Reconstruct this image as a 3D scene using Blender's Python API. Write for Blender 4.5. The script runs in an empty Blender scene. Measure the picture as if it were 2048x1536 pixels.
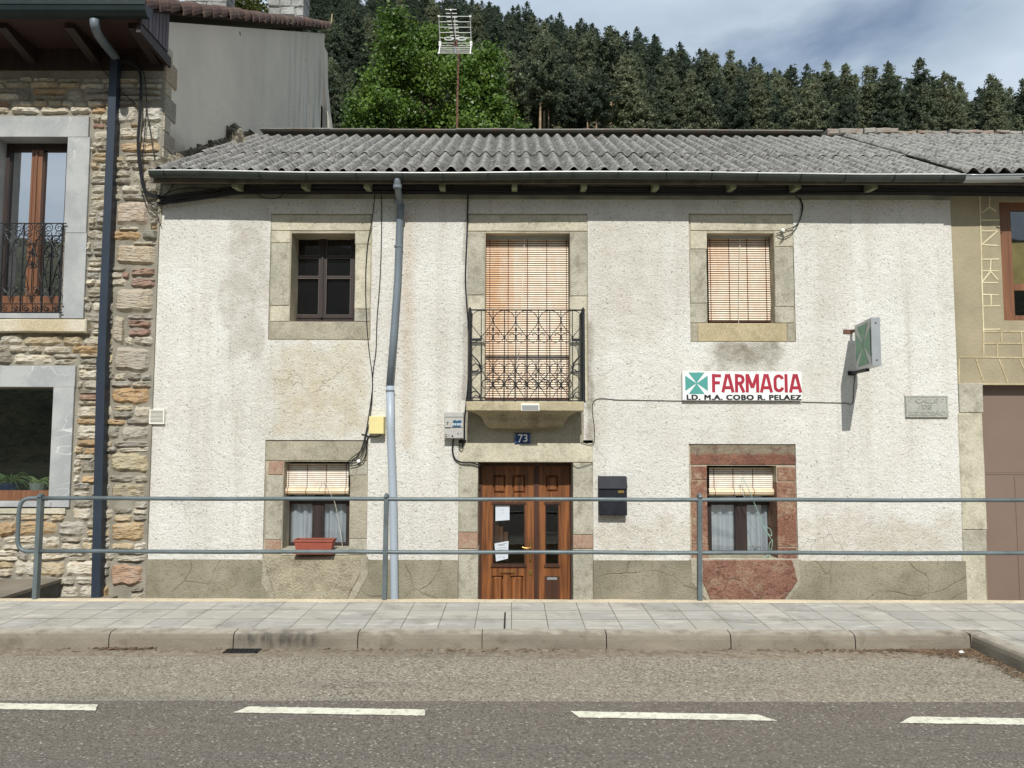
import bpy, math, random
import numpy as np
from mathutils import Vector, Matrix, noise
R = random.Random(7)
S = bpy.context.scene
COL = S.collection
# ------------------------------------------------------------------ camera
F = 1538.0
CAMLOC = Vector((0, -9.0, 1.65))
CM = Matrix.Rotation(math.pi/2 + math.radians(4.25), 3, 'X') @ Matrix.Rotation(0.0021, 3, 'Z')
cd = bpy.data.cameras.new('camera'); cam = bpy.data.objects.new('camera', cd); COL.objects.link(cam)
cam.matrix_world = Matrix.Translation(CAMLOC) @ CM.to_4x4()
cd.sensor_width = 36; cd.lens = F/2048*36; cd.clip_end = 3000; cd.clip_start = 0.1
S.camera = cam
def W(px, py, Y=0.0):
    d = CM @ Vector(((px-1024)/F, -(py-768)/F, -1))
    t = (Y-CAMLOC.y)/d.y
    return CAMLOC + d*t
def WZ(px, py, Z=0.0):
    d = CM @ Vector(((px-1024)/F, -(py-768)/F, -1))
    return CAMLOC + d*((Z-CAMLOC.z)/d.z)
# ------------------------------------------------------------------ light
SUN_EL = math.radians(41.5)
sd = Vector((-0.02, 1, -math.tan(SUN_EL))).normalized()
sl = bpy.data.lights.new('sun', 'SUN'); sl.energy = 3.7; sl.angle = math.radians(0.5); sl.color = (1.0, 0.975, 0.92)
sun = bpy.data.objects.new('sun', sl); COL.objects.link(sun); sun.rotation_euler = sd.to_track_quat('-Z', 'Y').to_euler()
S.view_settings.view_transform = 'Standard'; S.view_settings.look = 'None'; S.view_settings.gamma = 1
S.view_settings.exposure = 0.12
wd = bpy.data.worlds.new('World'); S.world = wd; wd.use_nodes = True
wt = wd.node_tree; wt.nodes.clear()
wo = wt.nodes.new('ShaderNodeOutputWorld'); bgn = wt.nodes.new('ShaderNodeBackground'); sk = wt.nodes.new('ShaderNodeTexSky')
sk.sky_type = 'NISHITA'; sk.sun_disc = False; sk.sun_elevation = SUN_EL; sk.sun_rotation = math.radians(180); sk.altitude = 900; sk.ozone_density = 1.6
tc = wt.nodes.new('ShaderNodeTexCoord'); mp = wt.nodes.new('ShaderNodeMapping'); mp.inputs['Scale'].default_value = (1.0, 1.0, 2.2); mp.inputs['Location'].default_value = (3.1, 0.4, 1.3)
nz = wt.nodes.new('ShaderNodeTexNoise'); nz.inputs['Scale'].default_value = 2.3; nz.inputs['Detail'].default_value = 9; nz.inputs['Roughness'].default_value = .52; nz.inputs['Distortion'].default_value = .25
rp = wt.nodes.new('ShaderNodeValToRGB'); rp.color_ramp.elements[0].position = .30; rp.color_ramp.elements[1].position = .47
nz2 = wt.nodes.new('ShaderNodeTexNoise'); nz2.inputs['Scale'].default_value = 3.3; nz2.inputs['Detail'].default_value = 7
rp2 = wt.nodes.new('ShaderNodeValToRGB'); rp2.color_ramp.elements[0].position = .32; rp2.color_ramp.elements[1].position = .72
rp2.color_ramp.elements[0].color = (3.9, 4.9, 6.1, 1); rp2.color_ramp.elements[1].color = (7.2, 8.2, 9.3, 1)
mx = wt.nodes.new('ShaderNodeMix'); mx.data_type = 'RGBA'
wt.links.new(tc.outputs['Generated'], mp.inputs[0]); wt.links.new(mp.outputs[0], nz.inputs[0]); wt.links.new(mp.outputs[0], nz2.inputs[0])
wt.links.new(nz.outputs[0], rp.inputs[0]); wt.links.new(nz2.outputs[0], rp2.inputs[0])
wt.links.new(rp.outputs[0], mx.inputs[0]); wt.links.new(sk.outputs[0], mx.inputs[6]); wt.links.new(rp2.outputs[0], mx.inputs[7])
wt.links.new(mx.outputs[2], bgn.inputs[0]); bgn.inputs[1].default_value = 0.092; wt.links.new(bgn.outputs[0], wo.inputs[0])

# ------------------------------------------------------------------ helpers: colour, materials
def c(r, g=None, b=None):
    if g is None: g = b = r
    return tuple((v/255/12.92 if v/255 <= .04045 else ((v/255+.055)/1.055)**2.4) for v in (r, g, b)) + (1,)
class NB:
    def __init__(s, name):
        s.m = bpy.data.materials.new(name); s.m.use_nodes = True; s.t = s.m.node_tree; s.t.nodes.clear()
        s.out = s.n('OutputMaterial'); s.tc = s.n('TexCoord'); s.co = s.tc.outputs['Object']
    def n(s, k): return s.t.nodes.new('ShaderNode'+k)
    def l(s, a, b):
        if hasattr(a, 'is_output'): s.t.links.new(a, b)
        else:
            if hasattr(b.default_value, '__len__') and not hasattr(a, '__len__'): a = (a,)*len(b.default_value)
            b.default_value = a
    def map(s, sc=(1, 1, 1), loc=(0, 0, 0), rot=(0, 0, 0), v=None):
        m = s.n('Mapping'); s.l(v or s.co, m.inputs[0]); m.inputs['Location'].default_value = loc; m.inputs['Rotation'].default_value = rot; m.inputs['Scale'].default_value = sc
        return m.outputs[0]
    def noise(s, sc, det=4, ro=.55, v=None, di=0):
        m = s.n('TexNoise'); s.l(v or s.co, m.inputs['Vector']); m.inputs['Scale'].default_value = sc; m.inputs['Detail'].default_value = det; m.inputs['Roughness'].default_value = ro; m.inputs['Distortion'].default_value = di
        return m.outputs[0]
    def vor(s, sc, v=None, feat='F1', out=0, rnd=1):
        m = s.n('TexVoronoi'); m.feature = feat; s.l(v or s.co, m.inputs['Vector']); m.inputs['Scale'].default_value = sc; m.inputs['Randomness'].default_value = rnd
        return m.outputs[out]
    def ramp(s, f, *st):
        m = s.n('ValToRGB'); s.l(f, m.inputs[0]); e = m.color_ramp.elements
        while len(e) < len(st): e.new(.5)
        for i, (p, v) in enumerate(st):
            e[i].position = p; e[i].color = v if hasattr(v, '__len__') else (v, v, v, 1)
        return m.outputs[0]
    def mix(s, f, a, b, mode='MIX'):
        m = s.n('Mix'); m.data_type = 'RGBA'; m.blend_type = mode; s.l(f, m.inputs[0]); s.l(a, m.inputs[6]); s.l(b, m.inputs[7]); return m.outputs[2]
    def ma(s, op, a, b=0.0, cc=0.0):
        m = s.n('Math'); m.operation = op; s.l(a, m.inputs[0]); s.l(b, m.inputs[1]); s.l(cc, m.inputs[2]); return m.outputs[0]
    def sep(s):
        m = s.n('SeparateXYZ'); s.l(s.co, m.inputs[0]); return m.outputs
    def mr(s, v, a, b, x=0., y=1.):
        m = s.n('MapRange'); m.interpolation_type = 'SMOOTHSTEP'; s.l(v, m.inputs[0])
        for i, q in enumerate((a, b, x, y)): m.inputs[i+1].default_value = q
        return m.outputs[0]
    def boxmask(s, x0, x1, z0, z1, soft=.15, wob=.15):
        o = s.sep(); w = s.ma('MULTIPLY', s.ma('SUBTRACT', s.noise(3.0, 4), .5), wob*4)
        x = s.ma('ADD', o[0], w); z = s.ma('ADD', o[2], w)
        a = s.ma('MULTIPLY', s.mr(x, x0-soft, x0+soft), s.mr(x, x1-soft, x1+soft, 1., 0.))
        b = s.ma('MULTIPLY', s.mr(z, z0-soft, z0+soft), s.mr(z, z1-soft, z1+soft, 1., 0.))
        return s.ma('MULTIPLY', a, b)
    def attr(s, name='Col'):
        m = s.n('Attribute'); m.attribute_name = name; return m.outputs['Color']
    def bump(s, h, dist=.01, st=1., nrm=None):
        m = s.n('Bump'); s.l(h, m.inputs['Height']); m.inputs['Distance'].default_value = dist; m.inputs['Strength'].default_value = st
        if nrm: s.l(nrm, m.inputs['Normal'])
        return m.outputs[0]
    def done(s, col, rough=.8, nrm=None, metal=0., spec=.5, alpha=None, trans=None):
        p = s.n('BsdfPrincipled'); s.l(col, p.inputs['Base Color']); s.l(rough, p.inputs['Roughness']); s.l(metal, p.inputs['Metallic']); p.inputs['Specular IOR Level'].default_value = spec
        if nrm: s.l(nrm, p.inputs['Normal'])
        sh = p.outputs[0]
        if trans:
            t = s.n('BsdfTranslucent'); s.l(trans[1], t.inputs[0]); m = s.n('MixShader'); m.inputs[0].default_value = trans[0]
            s.l(sh, m.inputs[1]); s.l(t.outputs[0], m.inputs[2]); sh = m.outputs[0]
        s.l(sh, s.out.inputs[0]); return s.m
def plain(name, col, rough=.6, metal=0., var=.25, sc=6., bsc=0, bd=.002, spec=.5):
    b = NB(name); k = b.noise(sc, 5)
    lo = tuple(v*(1-var) for v in col[:3])+(1,); hi = tuple(min(1, v*(1+var)) for v in col[:3])+(1,)
    cc = b.ramp(k, (.3, lo), (.7, hi))
    nr = b.bump(b.noise(bsc, 4), bd) if bsc else None
    return b.done(cc, rough, nr, metal, spec)
# ------------------------------------------------------------------ helpers: objects, meshes
def tag(o, label=None, cat=None, group=None, kind=None):
    for k, v in (('label', label), ('category', cat), ('group', group), ('kind', kind)):
        if v: o[k] = v
    return o
def thing(name, label, cat, loc=(0, 0, 0), group=None):
    o = bpy.data.objects.new(name, None); COL.objects.link(o); o.location = loc; o.empty_display_size = .2
    return tag(o, label, cat, group)
def adopt(o, parent):
    if parent is not None:
        o.parent = parent
        if parent.type == 'EMPTY': o.matrix_parent_inverse = Matrix.Translation(-Vector(parent.location))
class MB:
    def __init__(s): s.v = []; s.f = []; s.c = []; s.cc = None
    def face(s, pts):
        i = len(s.v); s.v += [tuple(p) for p in pts]; s.f.append(tuple(range(i, i+len(pts)))); s.c.append(s.cc)
        return s
    def box(s, x0, x1, y0, y1, z0, z1):
        if x0 > x1: x0, x1 = x1, x0
        if y0 > y1: y0, y1 = y1, y0
        if z0 > z1: z0, z1 = z1, z0
        return s.hexa([(x0, y0, z0), (x1, y0, z0), (x1, y1, z0), (x0, y1, z0)], [(x0, y0, z1), (x1, y0, z1), (x1, y1, z1), (x0, y1, z1)])
    def hexa(s, b, t):
        i = len(s.v); s.v += [tuple(p) for p in b]+[tuple(p) for p in t]
        for q in ((3, 2, 1, 0), (4, 5, 6, 7), (0, 1, 5, 4), (1, 2, 6, 5), (2, 3, 7, 6), (3, 0, 4, 7)):
            s.f.append(tuple(i+k for k in q)); s.c.append(s.cc)
        return s
    def prism(s, poly, y0, y1):   # poly in (x,z), front y0
        n = len(poly); i = len(s.v)
        s.v += [(x, y0, z) for x, z in poly]+[(x, y1, z) for x, z in poly]
        s.f.append(tuple(range(i, i+n))); s.f.append(tuple(range(i+2*n-1, i+n-1, -1))); s.c += [s.cc]*2
        for k in range(n):
            j = (k+1) % n; s.f.append((i+j, i+k, i+n+k, i+n+j)); s.c.append(s.cc)
        return s
    def tube(s, pts, r, n=6, cap=True):
        pts = [Vector(p) for p in pts]; m = len(pts); i0 = len(s.v); up = Vector((0.13, .31, .94)); pn = None
        for k, p in enumerate(pts):
            t = (pts[min(k+1, m-1)]-pts[max(k-1, 0)])
            t = t.normalized() if t.length > 1e-9 else Vector((0, 0, 1))
            a = t.cross(up if pn is None else pn)
            if pn is None:
                if a.length < .05: a = t.cross(Vector((1, 0, 0)))
                nrm = a.normalized()
            else:
                nrm = (pn - t*pn.dot(t)); nrm = nrm.normalized() if nrm.length > 1e-6 else a.normalized()
            pn = nrm; bi = t.cross(nrm); rr = r[k] if hasattr(r, '__len__') else r
            for q in range(n):
                an = 2*math.pi*q/n; s.v.append(tuple(p+nrm*math.cos(an)*rr+bi*math.sin(an)*rr))
        for k in range(m-1):
            for q in range(n):
                a = i0+k*n+q; b = i0+k*n+(q+1) % n; s.f.append((a, b, b+n, a+n)); s.c.append(s.cc)
        if cap:
            s.f.append(tuple(i0+q for q in range(n))[::-1]); s.f.append(tuple(i0+(m-1)*n+q for q in range(n))); s.c += [s.cc]*2
        return s
    def grid(s, fn, nu, nv):
        i = len(s.v)
        for a in range(nu+1):
            for b in range(nv+1): s.v.append(tuple(fn(a/nu, b/nv)))
        for a in range(nu):
            for b in range(nv):
                k = i+a*(nv+1)+b; s.f.append((k, k+nv+1, k+nv+2, k+1)); s.c.append(s.cc)
        return s
    def rough(s, x0, x1, y0, y1, z0, z1, amp=.006, step=.07, rnd=.012, seed=0.):
        """a stone block: subdivided box with softened edges and uneven faces"""
        if x0 > x1: x0, x1 = x1, x0
        if z0 > z1: z0, z1 = z1, z0
        nx = max(2, int((x1-x0)/step)); nz = max(2, int((z1-z0)/step)); cx, cz = (x0+x1)/2, (z0+z1)/2; hx, hz = (x1-x0)/2, (z1-z0)/2
        def P(u, v, d):
            x = x0+(x1-x0)*u; z = z0+(z1-z0)*v; e = 0
            if d == 0:
                e = 0
            q = Vector((x*5+seed, d*3, z*5)); n1 = noise.noise(q); n2 = noise.noise(q+Vector((9, 9, 9)))
            return (x+n1*amp, (y0 if d < 1 else y1)+(noise.noise(Vector((x*9, seed, z*9)))*amp*.8 if d < 1 else 0), z+n2*amp)
        # front face inset ring gives a rounded edge
        def Fr(u, v):
            uu = u; vv = v
            x, y, z = P(uu, vv, 0)
            ex = min(u, 1-u)*(x1-x0); ez = min(v, 1-v)*(z1-z0)
            if min(ex, ez) < 1e-6: y += rnd
            return (x, y, z)
        def rings(k):
            us = [0, min(.3, rnd/(x1-x0))]+[i/nx for i in range(1, nx)]+[1-min(.3, rnd/(x1-x0)), 1]
            return us
        us = sorted(set([0, min(.3, rnd/(x1-x0)), 1-min(.3, rnd/(x1-x0)), 1]+[i/nx for i in range(1, nx)]))
        vs = sorted(set([0, min(.3, rnd/(z1-z0)), 1-min(.3, rnd/(z1-z0)), 1]+[i/nz for i in range(1, nz)]))
        i0 = len(s.v); nu, nv = len(us), len(vs)
        for u in us:
            for v in vs: s.v.append(Fr(u, v))
        for a in range(nu-1):
            for b in range(nv-1):
                k = i0+a*nv+b; s.f.append((k, k+nv, k+nv+1, k+1)); s.c.append(s.cc)
        per = [(a, 0) for a in range(nu)]+[(nu-1, b) for b in range(1, nv)]+[(a, nv-1) for a in range(nu-2, -1, -1)]+[(0, b) for b in range(nv-2, 0, -1)]
        j0 = len(s.v)
        for a, b in per:
            x, y, z = s.v[i0+a*nv+b]; s.v.append((x, y1, z))
        m = len(per)
        for k in range(m):
            a, b = per[k]; a2, b2 = per[(k+1) % m]
            s.f.append((i0+a2*nv+b2, i0+a*nv+b, j0+k, j0+(k+1) % m)); s.c.append(s.cc)
        return s
    def build(s, name, mat, parent=None, smooth=False, label=None):
        me = bpy.data.meshes.new(name); me.from_pydata(s.v, [], s.f)
        if any(k is not None for k in s.c):
            at = me.color_attributes.new('Col', 'FLOAT_COLOR', 'CORNER'); buf = []
            for f, k in zip(s.f, s.c): buf += list(k or (.5, .5, .5, 1))*len(f)
            at.data.foreach_set('color', buf)
        me.materials.append(mat)
        if smooth: me.polygons.foreach_set('use_smooth', [True]*len(me.polygons))
        me.update(); o = bpy.data.objects.new(name, me); COL.objects.link(o); adopt(o, parent)
        if label: o['label'] = label
        return o
def each(mb, name, mat, parent=None, smooth=False):
    """build every loose piece of mb as an object of its own"""
    par = list(range(len(mb.v)))
    def fd(i):
        while par[i] != i: par[i] = par[par[i]]; i = par[i]
        return i
    for f in mb.f:
        r = fd(f[0])
        for k in f[1:]: par[fd(k)] = r
    gr = {}
    for f, k in zip(mb.f, mb.c): gr.setdefault(fd(f[0]), []).append((f, k))
    out = []
    for fs in gr.values():
        m = MB(); ix = {}
        for f, k in fs:
            g = []
            for i in f:
                if i not in ix: ix[i] = len(m.v); m.v.append(mb.v[i])
                g.append(ix[i])
            m.f.append(tuple(g)); m.c.append(k)
        out.append(m.build(name, mat, parent, smooth))
    return out
def RX(x0, y0, x1, y1, Y=0.0):
    """pixel rectangle on a facade plane -> x0,x1,z0,z1 in metres"""
    a = W(x0, (y0+y1)/2, Y).x; b = W(x1, (y0+y1)/2, Y).x; zt = W((x0+x1)/2, y0, Y).z; zb = W((x0+x1)/2, y1, Y).z
    return a, b, zb, zt
def text(name, s, x0, x1, z0, z1, y, mat, parent=None, bold=0.0, depth=.002, space=1.0):
    cu = bpy.data.curves.new(name, 'FONT'); cu.body = s; cu.size = 1; cu.offset = bold; cu.extrude = .01; cu.space_character = space; cu.resolution_u = 4
    o = bpy.data.objects.new(name, cu); COL.objects.link(o); dg = bpy.context.evaluated_depsgraph_get(); dg.update()
    me = bpy.data.meshes.new_from_object(o.evaluated_get(dg)); bpy.data.objects.remove(o); bpy.data.curves.remove(cu)
    co = np.empty(len(me.vertices)*3); me.vertices.foreach_get('co', co); co = co.reshape(-1, 3)
    lo, hi = co.min(0), co.max(0); q = np.empty_like(co)
    q[:, 0] = x0+(co[:, 0]-lo[0])/(hi[0]-lo[0])*(x1-x0); q[:, 2] = z0+(co[:, 1]-lo[1])/(hi[1]-lo[1])*(z1-z0)
    q[:, 1] = y-(co[:, 2]-lo[2])/(hi[2]-lo[2])*depth
    me.vertices.foreach_set('co', q.ravel()); me.materials.clear(); me.materials.append(mat); me.update()
    o = bpy.data.objects.new(name, me); COL.objects.link(o); adopt(o, parent); return o
def cat(pts, n=6):
    """smooth curve through points (Catmull-Rom)"""
    P = [Vector(p) for p in pts]; P = [P[0]*2-P[1]]+P+[P[-1]*2-P[-2]]; o = []
    for i in range(1, len(P)-2):
        a, b, c_, d = P[i-1:i+3]
        for k in range(n):
            t = k/n; o.append(.5*((2*b)+(c_-a)*t+(2*a-5*b+4*c_-d)*t*t+(3*b-a-3*c_+d)*t**3))
    o.append(P[-2]); return o
def pxpath(pts, Y, n=6): return cat([W(p[0], p[1], p[2] if len(p) > 2 else Y) for p in pts], n)
# ------------------------------------------------------------------ materials
def m_stucco():
    b = NB('white_stucco')
    base = b.mix(b.ramp(b.noise(.9, 5), (.35, 0.), (.65, 1.)), c(219, 216, 207), c(233, 231, 223))
    st = b.ramp(b.noise(1.0, 6, .6, b.map((3.2, 1, .28))), (.50, 0.), (.72, 1.))
    base = b.mix(b.ma('MULTIPLY', st, .34), base, c(182, 172, 152))
    pk = b.ramp(b.noise(1.7, 4, .5, b.map(loc=(5, 2, 9))), (.5, 0.), (.75, 1.))
    base = b.mix(b.ma('MULTIPLY', pk, .22), base, c(214, 198, 190))
    def stain(px0, px1, py0, py1, col, k, soft=.12, wob=.12):
        nonlocal base
        x0, x1, z0, z1 = RX(px0, py0, px1, py1)
        base = b.mix(b.ma('MULTIPLY', b.ma('MULTIPLY', b.boxmask(x0, x1, z0, z1, soft, wob), b.ramp(b.noise(4.5, 5, .6), (.30, .3), (.6, 1.))), k), base, col)
    stain(550, 735, 690, 870, c(198, 186, 156), .7)
    stain(806, 826, 430, 900, c(194, 172, 140), .5, .05, .03)
    stain(455, 535, 430, 720, c(180, 172, 158), .6, .1, .15)
    stain(1425, 1555, 688, 738, c(118, 106, 82), .8, .09, .14)
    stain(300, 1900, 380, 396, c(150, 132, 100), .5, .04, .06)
    stain(1175, 1188, 640, 890, c(128, 118, 98), .7, .03, .05)
    stain(1175, 1330, 440, 700, c(196, 188, 172), .5)
    stain(1640, 1700, 430, 640, c(200, 192, 178), .5)
    stain(925, 936, 440, 800, c(120, 112, 95), .5, .02, .03)
    stain(1190, 1900, 1040, 1115, c(190, 176, 152), .5, .12, .2)
    pits = b.ramp(b.noise(44, 4, .68, di=.8), (.34, 1.), (.42, 0.))
    base = b.mix(b.ma('MULTIPLY', pits, .7), base, c(112, 102, 88))
    dk = b.ramp(b.vor(5.5), (.0, 1.), (.035, 0.))
    base = b.mix(b.ma('MULTIPLY', dk, .6), base, c(90, 82, 70))
    cv = b.n('VectorMath'); cv.operation = 'ADD'; s1 = b.n('TexNoise'); b.l(b.co, s1.inputs[0]); s1.inputs['Scale'].default_value = 2.2; s1.inputs['Detail'].default_value = 5; b.l(b.co, cv.inputs[0]); b.l(s1.outputs['Color'], cv.inputs[1])
    e = b.vor(.75, cv.outputs[0], 'DISTANCE_TO_EDGE'); crk = b.ma('MULTIPLY', b.ramp(e, (.0, 1.), (.0035, 0.)), b.ramp(b.noise(.8, 3, .5, b.map(loc=(2, 5, 8))), (.56, 0.), (.64, 1.)))
    base = b.mix(b.ma('MULTIPLY', crk, .38), base, c(120, 110, 94))
    drip = b.ramp(b.noise(1.0, 6, .62, b.map((7, 1, .22), (3, 8, 1))), (.58, 0.), (.70, 1.)); base = b.mix(b.ma('MULTIPLY', drip, .28), base, c(168, 162, 148))
    blo = b.ramp(b.noise(4.2, 6, .7, b.map(loc=(1, 9, 4))), (.55, 0.), (.70, 1.)); base = b.mix(b.ma('MULTIPLY', blo, .30), base, c(186, 178, 166))
    h = b.ma('SUBTRACT', b.ma('ADD', b.noise(44, 5, .68, di=.8), b.ma('MULTIPLY', b.noise(12, 4), .9)), b.ma('MULTIPLY', crk, .3))
    return b.done(base, .92, b.bump(h, .018, 1.), spec=.2)
def m_stone(name, c1, c2, c3, sc=7., b1=.006, k3=.5, grain=60, low=.0):
    b = NB(name)
    base = b.mix(b.ramp(b.noise(sc*.35, 6, .6), (.38, 0.), (.62, 1.)), c1, c2)
    base = b.mix(b.ma('MULTIPLY', b.ramp(b.noise(sc, 6, .65, b.map(loc=(3, 7, 1))), (.5, 0.), (.68, 1.)), k3), base, c3)
    g = b.noise(grain, 4, .7); base = b.mix(.8, base, b.ramp(g, (.32, .22), (.68, .74)), 'SOFT_LIGHT')
    return b.done(base, .9, b.bump(b.ma('ADD', b.noise(sc*4, 6, .65), b.ma('MULTIPLY', g, .3)), b1, .9), spec=.25)
def m_rubble():
    b = NB('rubble_stone'); a = b.attr()
    n1 = b.noise(7, 7, .65); k = b.ramp(n1, (.42, 0.), (.62, 1.))
    base = b.mix(b.ma('MULTIPLY', k, .55), a, b.mix(1., a, c(242, 226, 204), 'MULTIPLY'))
    base = b.mix(b.ma('MULTIPLY', b.ramp(b.noise(16, 5, .6, b.map((.6, 1, 2.2))), (.5, 0.), (.66, 1.)), .45), base, c(188, 182, 168))
    base = b.mix(b.ma('MULTIPLY', b.ramp(b.noise(24, 5, .6, b.map((.5, 1, 2.))), (.56, 0.), (.66, 1.)), .55), base, c(92, 82, 66))
    h = b.ma('ADD', b.noise(13, 7, .7, b.map((.7, 1, 2.4))), b.ma('MULTIPLY', b.vor(26, b.map((.7, 1, 2.))), .35))
    return b.done(base, .9, b.bump(h, .028, 1.), spec=.25)
def m_red(name, c1, c2, c3, c4):
    b = NB(name)
    base = b.mix(b.ramp(b.noise(2.6, 7, .68), (.42, 0.), (.58, 1.)), c1, c2)
    base = b.mix(b.ma('MULTIPLY', b.ramp(b.noise(5.5, 7, .7, b.map(loc=(3, 7, 1)), .6), (.50, 0.), (.60, 1.)), .75), base, c3)
    base = b.mix(b.ma('MULTIPLY', b.ramp(b.noise(16, 6, .72, b.map(loc=(1, 2, 1)), .8), (.54, 0.), (.62, 1.)), .6), base, c4)
    e = b.vor(5.0, b.map((1, .3, 1.2)), 'DISTANCE_TO_EDGE'); ck = b.ma('MULTIPLY', b.ramp(e, (.0, 1.), (.03, 0.)), b.ramp(b.noise(3.5, 4), (.5, 0.), (.6, 1.)))
    base = b.mix(b.ma('MULTIPLY', ck, .5), base, c4)
    base = b.mix(.8, base, b.ramp(b.noise(55, 4, .7), (.32, .2), (.68, .76)), 'SOFT_LIGHT')
    h = b.ma('SUBTRACT', b.noise(15, 8, .75), b.ma('MULTIPLY', ck, .25))
    return b.done(base, .9, b.bump(h, .045, 1.), spec=.2)
def m_mortar(name='mortar', cl=c(166, 158, 142)):
    b = NB(name); base = b.mix(b.ramp(b.noise(3, 5), (.4, 0.), (.6, 1.)), cl, tuple(v*.72 for v in cl[:3])+(1,))
    return b.done(base, .95, b.bump(b.noise(60, 5, .65), .012), spec=.15)
def m_plinth():
    b = NB('rough_render_plinth')
    base = b.mix(b.ramp(b.noise(1.6, 6, .6), (.38, 0.), (.62, 1.)), c(164, 156, 136), c(138, 132, 113))
    base = b.mix(b.ma('MULTIPLY', b.ramp(b.noise(2.2, 5, .6, b.map(loc=(8, 1, 3))), (.58, 0.), (.7, 1.)), .5), base, c(112, 100, 76))
    cv = b.n('VectorMath'); cv.operation = 'ADD'; s1 = b.n('TexNoise'); b.l(b.co, s1.inputs[0]); s1.inputs['Scale'].default_value = 1.1; b.l(b.co, cv.inputs[0])
    b.l(s1.outputs['Color'], cv.inputs[1])
    e = b.vor(1.15, b.map((1, 0, 1.3), v=cv.outputs[0]), 'DISTANCE_TO_EDGE'); ln = b.ma('MULTIPLY', b.ramp(e, (.0, 1.), (.016, 0.)), b.ramp(b.noise(2.5, 4), (.35, 0.), (.6, 1.)))
    base = b.mix(b.ma('MULTIPLY', ln, .5), base, c(116, 108, 88))
    base = b.mix(b.ma('MULTIPLY', b.ramp(b.noise(38, 4, .6), (.34, 1.), (.46, 0.)), .4), base, c(96, 86, 64))
    h = b.ma('SUBTRACT', b.noise(62, 4, .62), b.ma('MULTIPLY', ln, .5))
    return b.done(base, .93, b.bump(h, .014), spec=.2)
def m_asphalt(name, dark, mid, lite, sc=95., thr=.5, warm=None, spk=.0, bd=.008):
    b = NB(name)
    cell = b.n('TexVoronoi'); b.l(b.map((1, .8, 1)), cell.inputs['Vector']); cell.inputs['Scale'].default_value = sc
    w = b.n('SeparateColor'); b.l(cell.outputs['Color'], w.inputs[0])
    base = b.ramp(w.outputs[0], (0., dark), (.55, mid), (.93, mid), (1., lite))
    base = b.mix(b.ma('MULTIPLY', b.ramp(b.noise(55, 4, .6), (.36, 1.), (.5, 0.)), .55), base, dark)
    base = b.mix(b.ramp(b.noise(.55, 6, .6), (.3, 0.), (.7, .35)), base, warm or mid)
    base = b.mix(b.ma('MULTIPLY', b.ramp(b.noise(2.8, 5, .6, b.map((.35, 1.6, 1))), (.55, 0.), (.75, 1.)), .3), base, dark)
    h = b.ma('ADD', b.ma('MULTIPLY', cell.outputs['Distance'], -.8), b.noise(70, 3))
    tr = b.ramp(b.noise(1., 5, .6, b.map((.25, 2.6, 1), (4, 4, 0))), (.48, 0.), (.7, 1.)); base = b.mix(b.ma('MULTIPLY', tr, .28), base, c(92, 92, 88))
    return b.done(base, .88, b.bump(h, bd, .9), spec=.3)
def m_roof():
    b = NB('corrugated_fibre_cement')
    base = b.mix(b.ramp(b.noise(2.0, 6, .6), (.35, 0.), (.65, 1.)), c(98, 96, 94), c(134, 131, 126))
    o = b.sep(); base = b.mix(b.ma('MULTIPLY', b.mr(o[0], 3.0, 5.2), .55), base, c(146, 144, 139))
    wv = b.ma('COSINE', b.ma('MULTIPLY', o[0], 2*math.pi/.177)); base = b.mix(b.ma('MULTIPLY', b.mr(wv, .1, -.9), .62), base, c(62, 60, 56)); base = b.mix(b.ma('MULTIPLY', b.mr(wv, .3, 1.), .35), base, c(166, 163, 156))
    base = b.mix(b.ma('MULTIPLY', b.ramp(b.noise(26, 6, .7, di=.6), (.50, 0.), (.62, 1.)), .75), base, c(184, 182, 174))
    base = b.mix(b.ma('MULTIPLY', b.ramp(b.noise(15, 5, .65, b.map(loc=(4, 4, 4))), (.50, 0.), (.62, 1.)), .75), base, c(54, 52, 49))
    base = b.mix(b.ma('MULTIPLY', b.ramp(b.noise(9, 5, .7, b.map((1.4, 4, 4), (1, 2, 3)), di=1.2), (.64, 0.), (.68, 1.)), .8), base, c(206, 203, 192))
    return b.done(base, .95, b.bump(b.noise(40, 5, .65), .01), spec=.2)
def m_wood(name, c1, c2, rough=.45, sc=1., spec=.5):
    b = NB(name); v = b.map((26*sc, 26*sc, 1.3*sc)); k = b.noise(1., 6, .6, v, .6)
    base = b.ramp(k, (.34, c1), (.62, c2)); base = b.mix(b.ma('MULTIPLY', b.ramp(b.noise(1.8, 4), (.45, 0.), (.7, 1.)), .45), base, c1)
    return b.done(base, rough, b.bump(k, .0015, .6), spec=spec)
def m_marble():
    b = NB('grey_limestone'); base = b.mix(b.ramp(b.noise(3, 6, .6), (.4, 0.), (.6, 1.)), c(158, 160, 160), c(176, 177, 175))
    base = b.mix(.5, base, b.ramp(b.noise(70, 3), (.35, .4), (.65, .6)), 'SOFT_LIGHT')
    v = b.noise(1.4, 3, .5, b.map((1, 1, 1), (2.3, 0, 4.1), (0, .9, 0)), 1.4); e = b.ma('ABSOLUTE', b.ma('SUBTRACT', v, .5))
    base = b.mix(b.ma('MULTIPLY', b.ramp(e, (0., 1.), (.006, 0.)), b.ramp(b.noise(1.1, 2), (.5, 0.), (.6, .9))), base, c(228, 228, 224))
    return b.done(base, .7, b.bump(b.noise(60, 4), .002), spec=.4)
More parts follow.
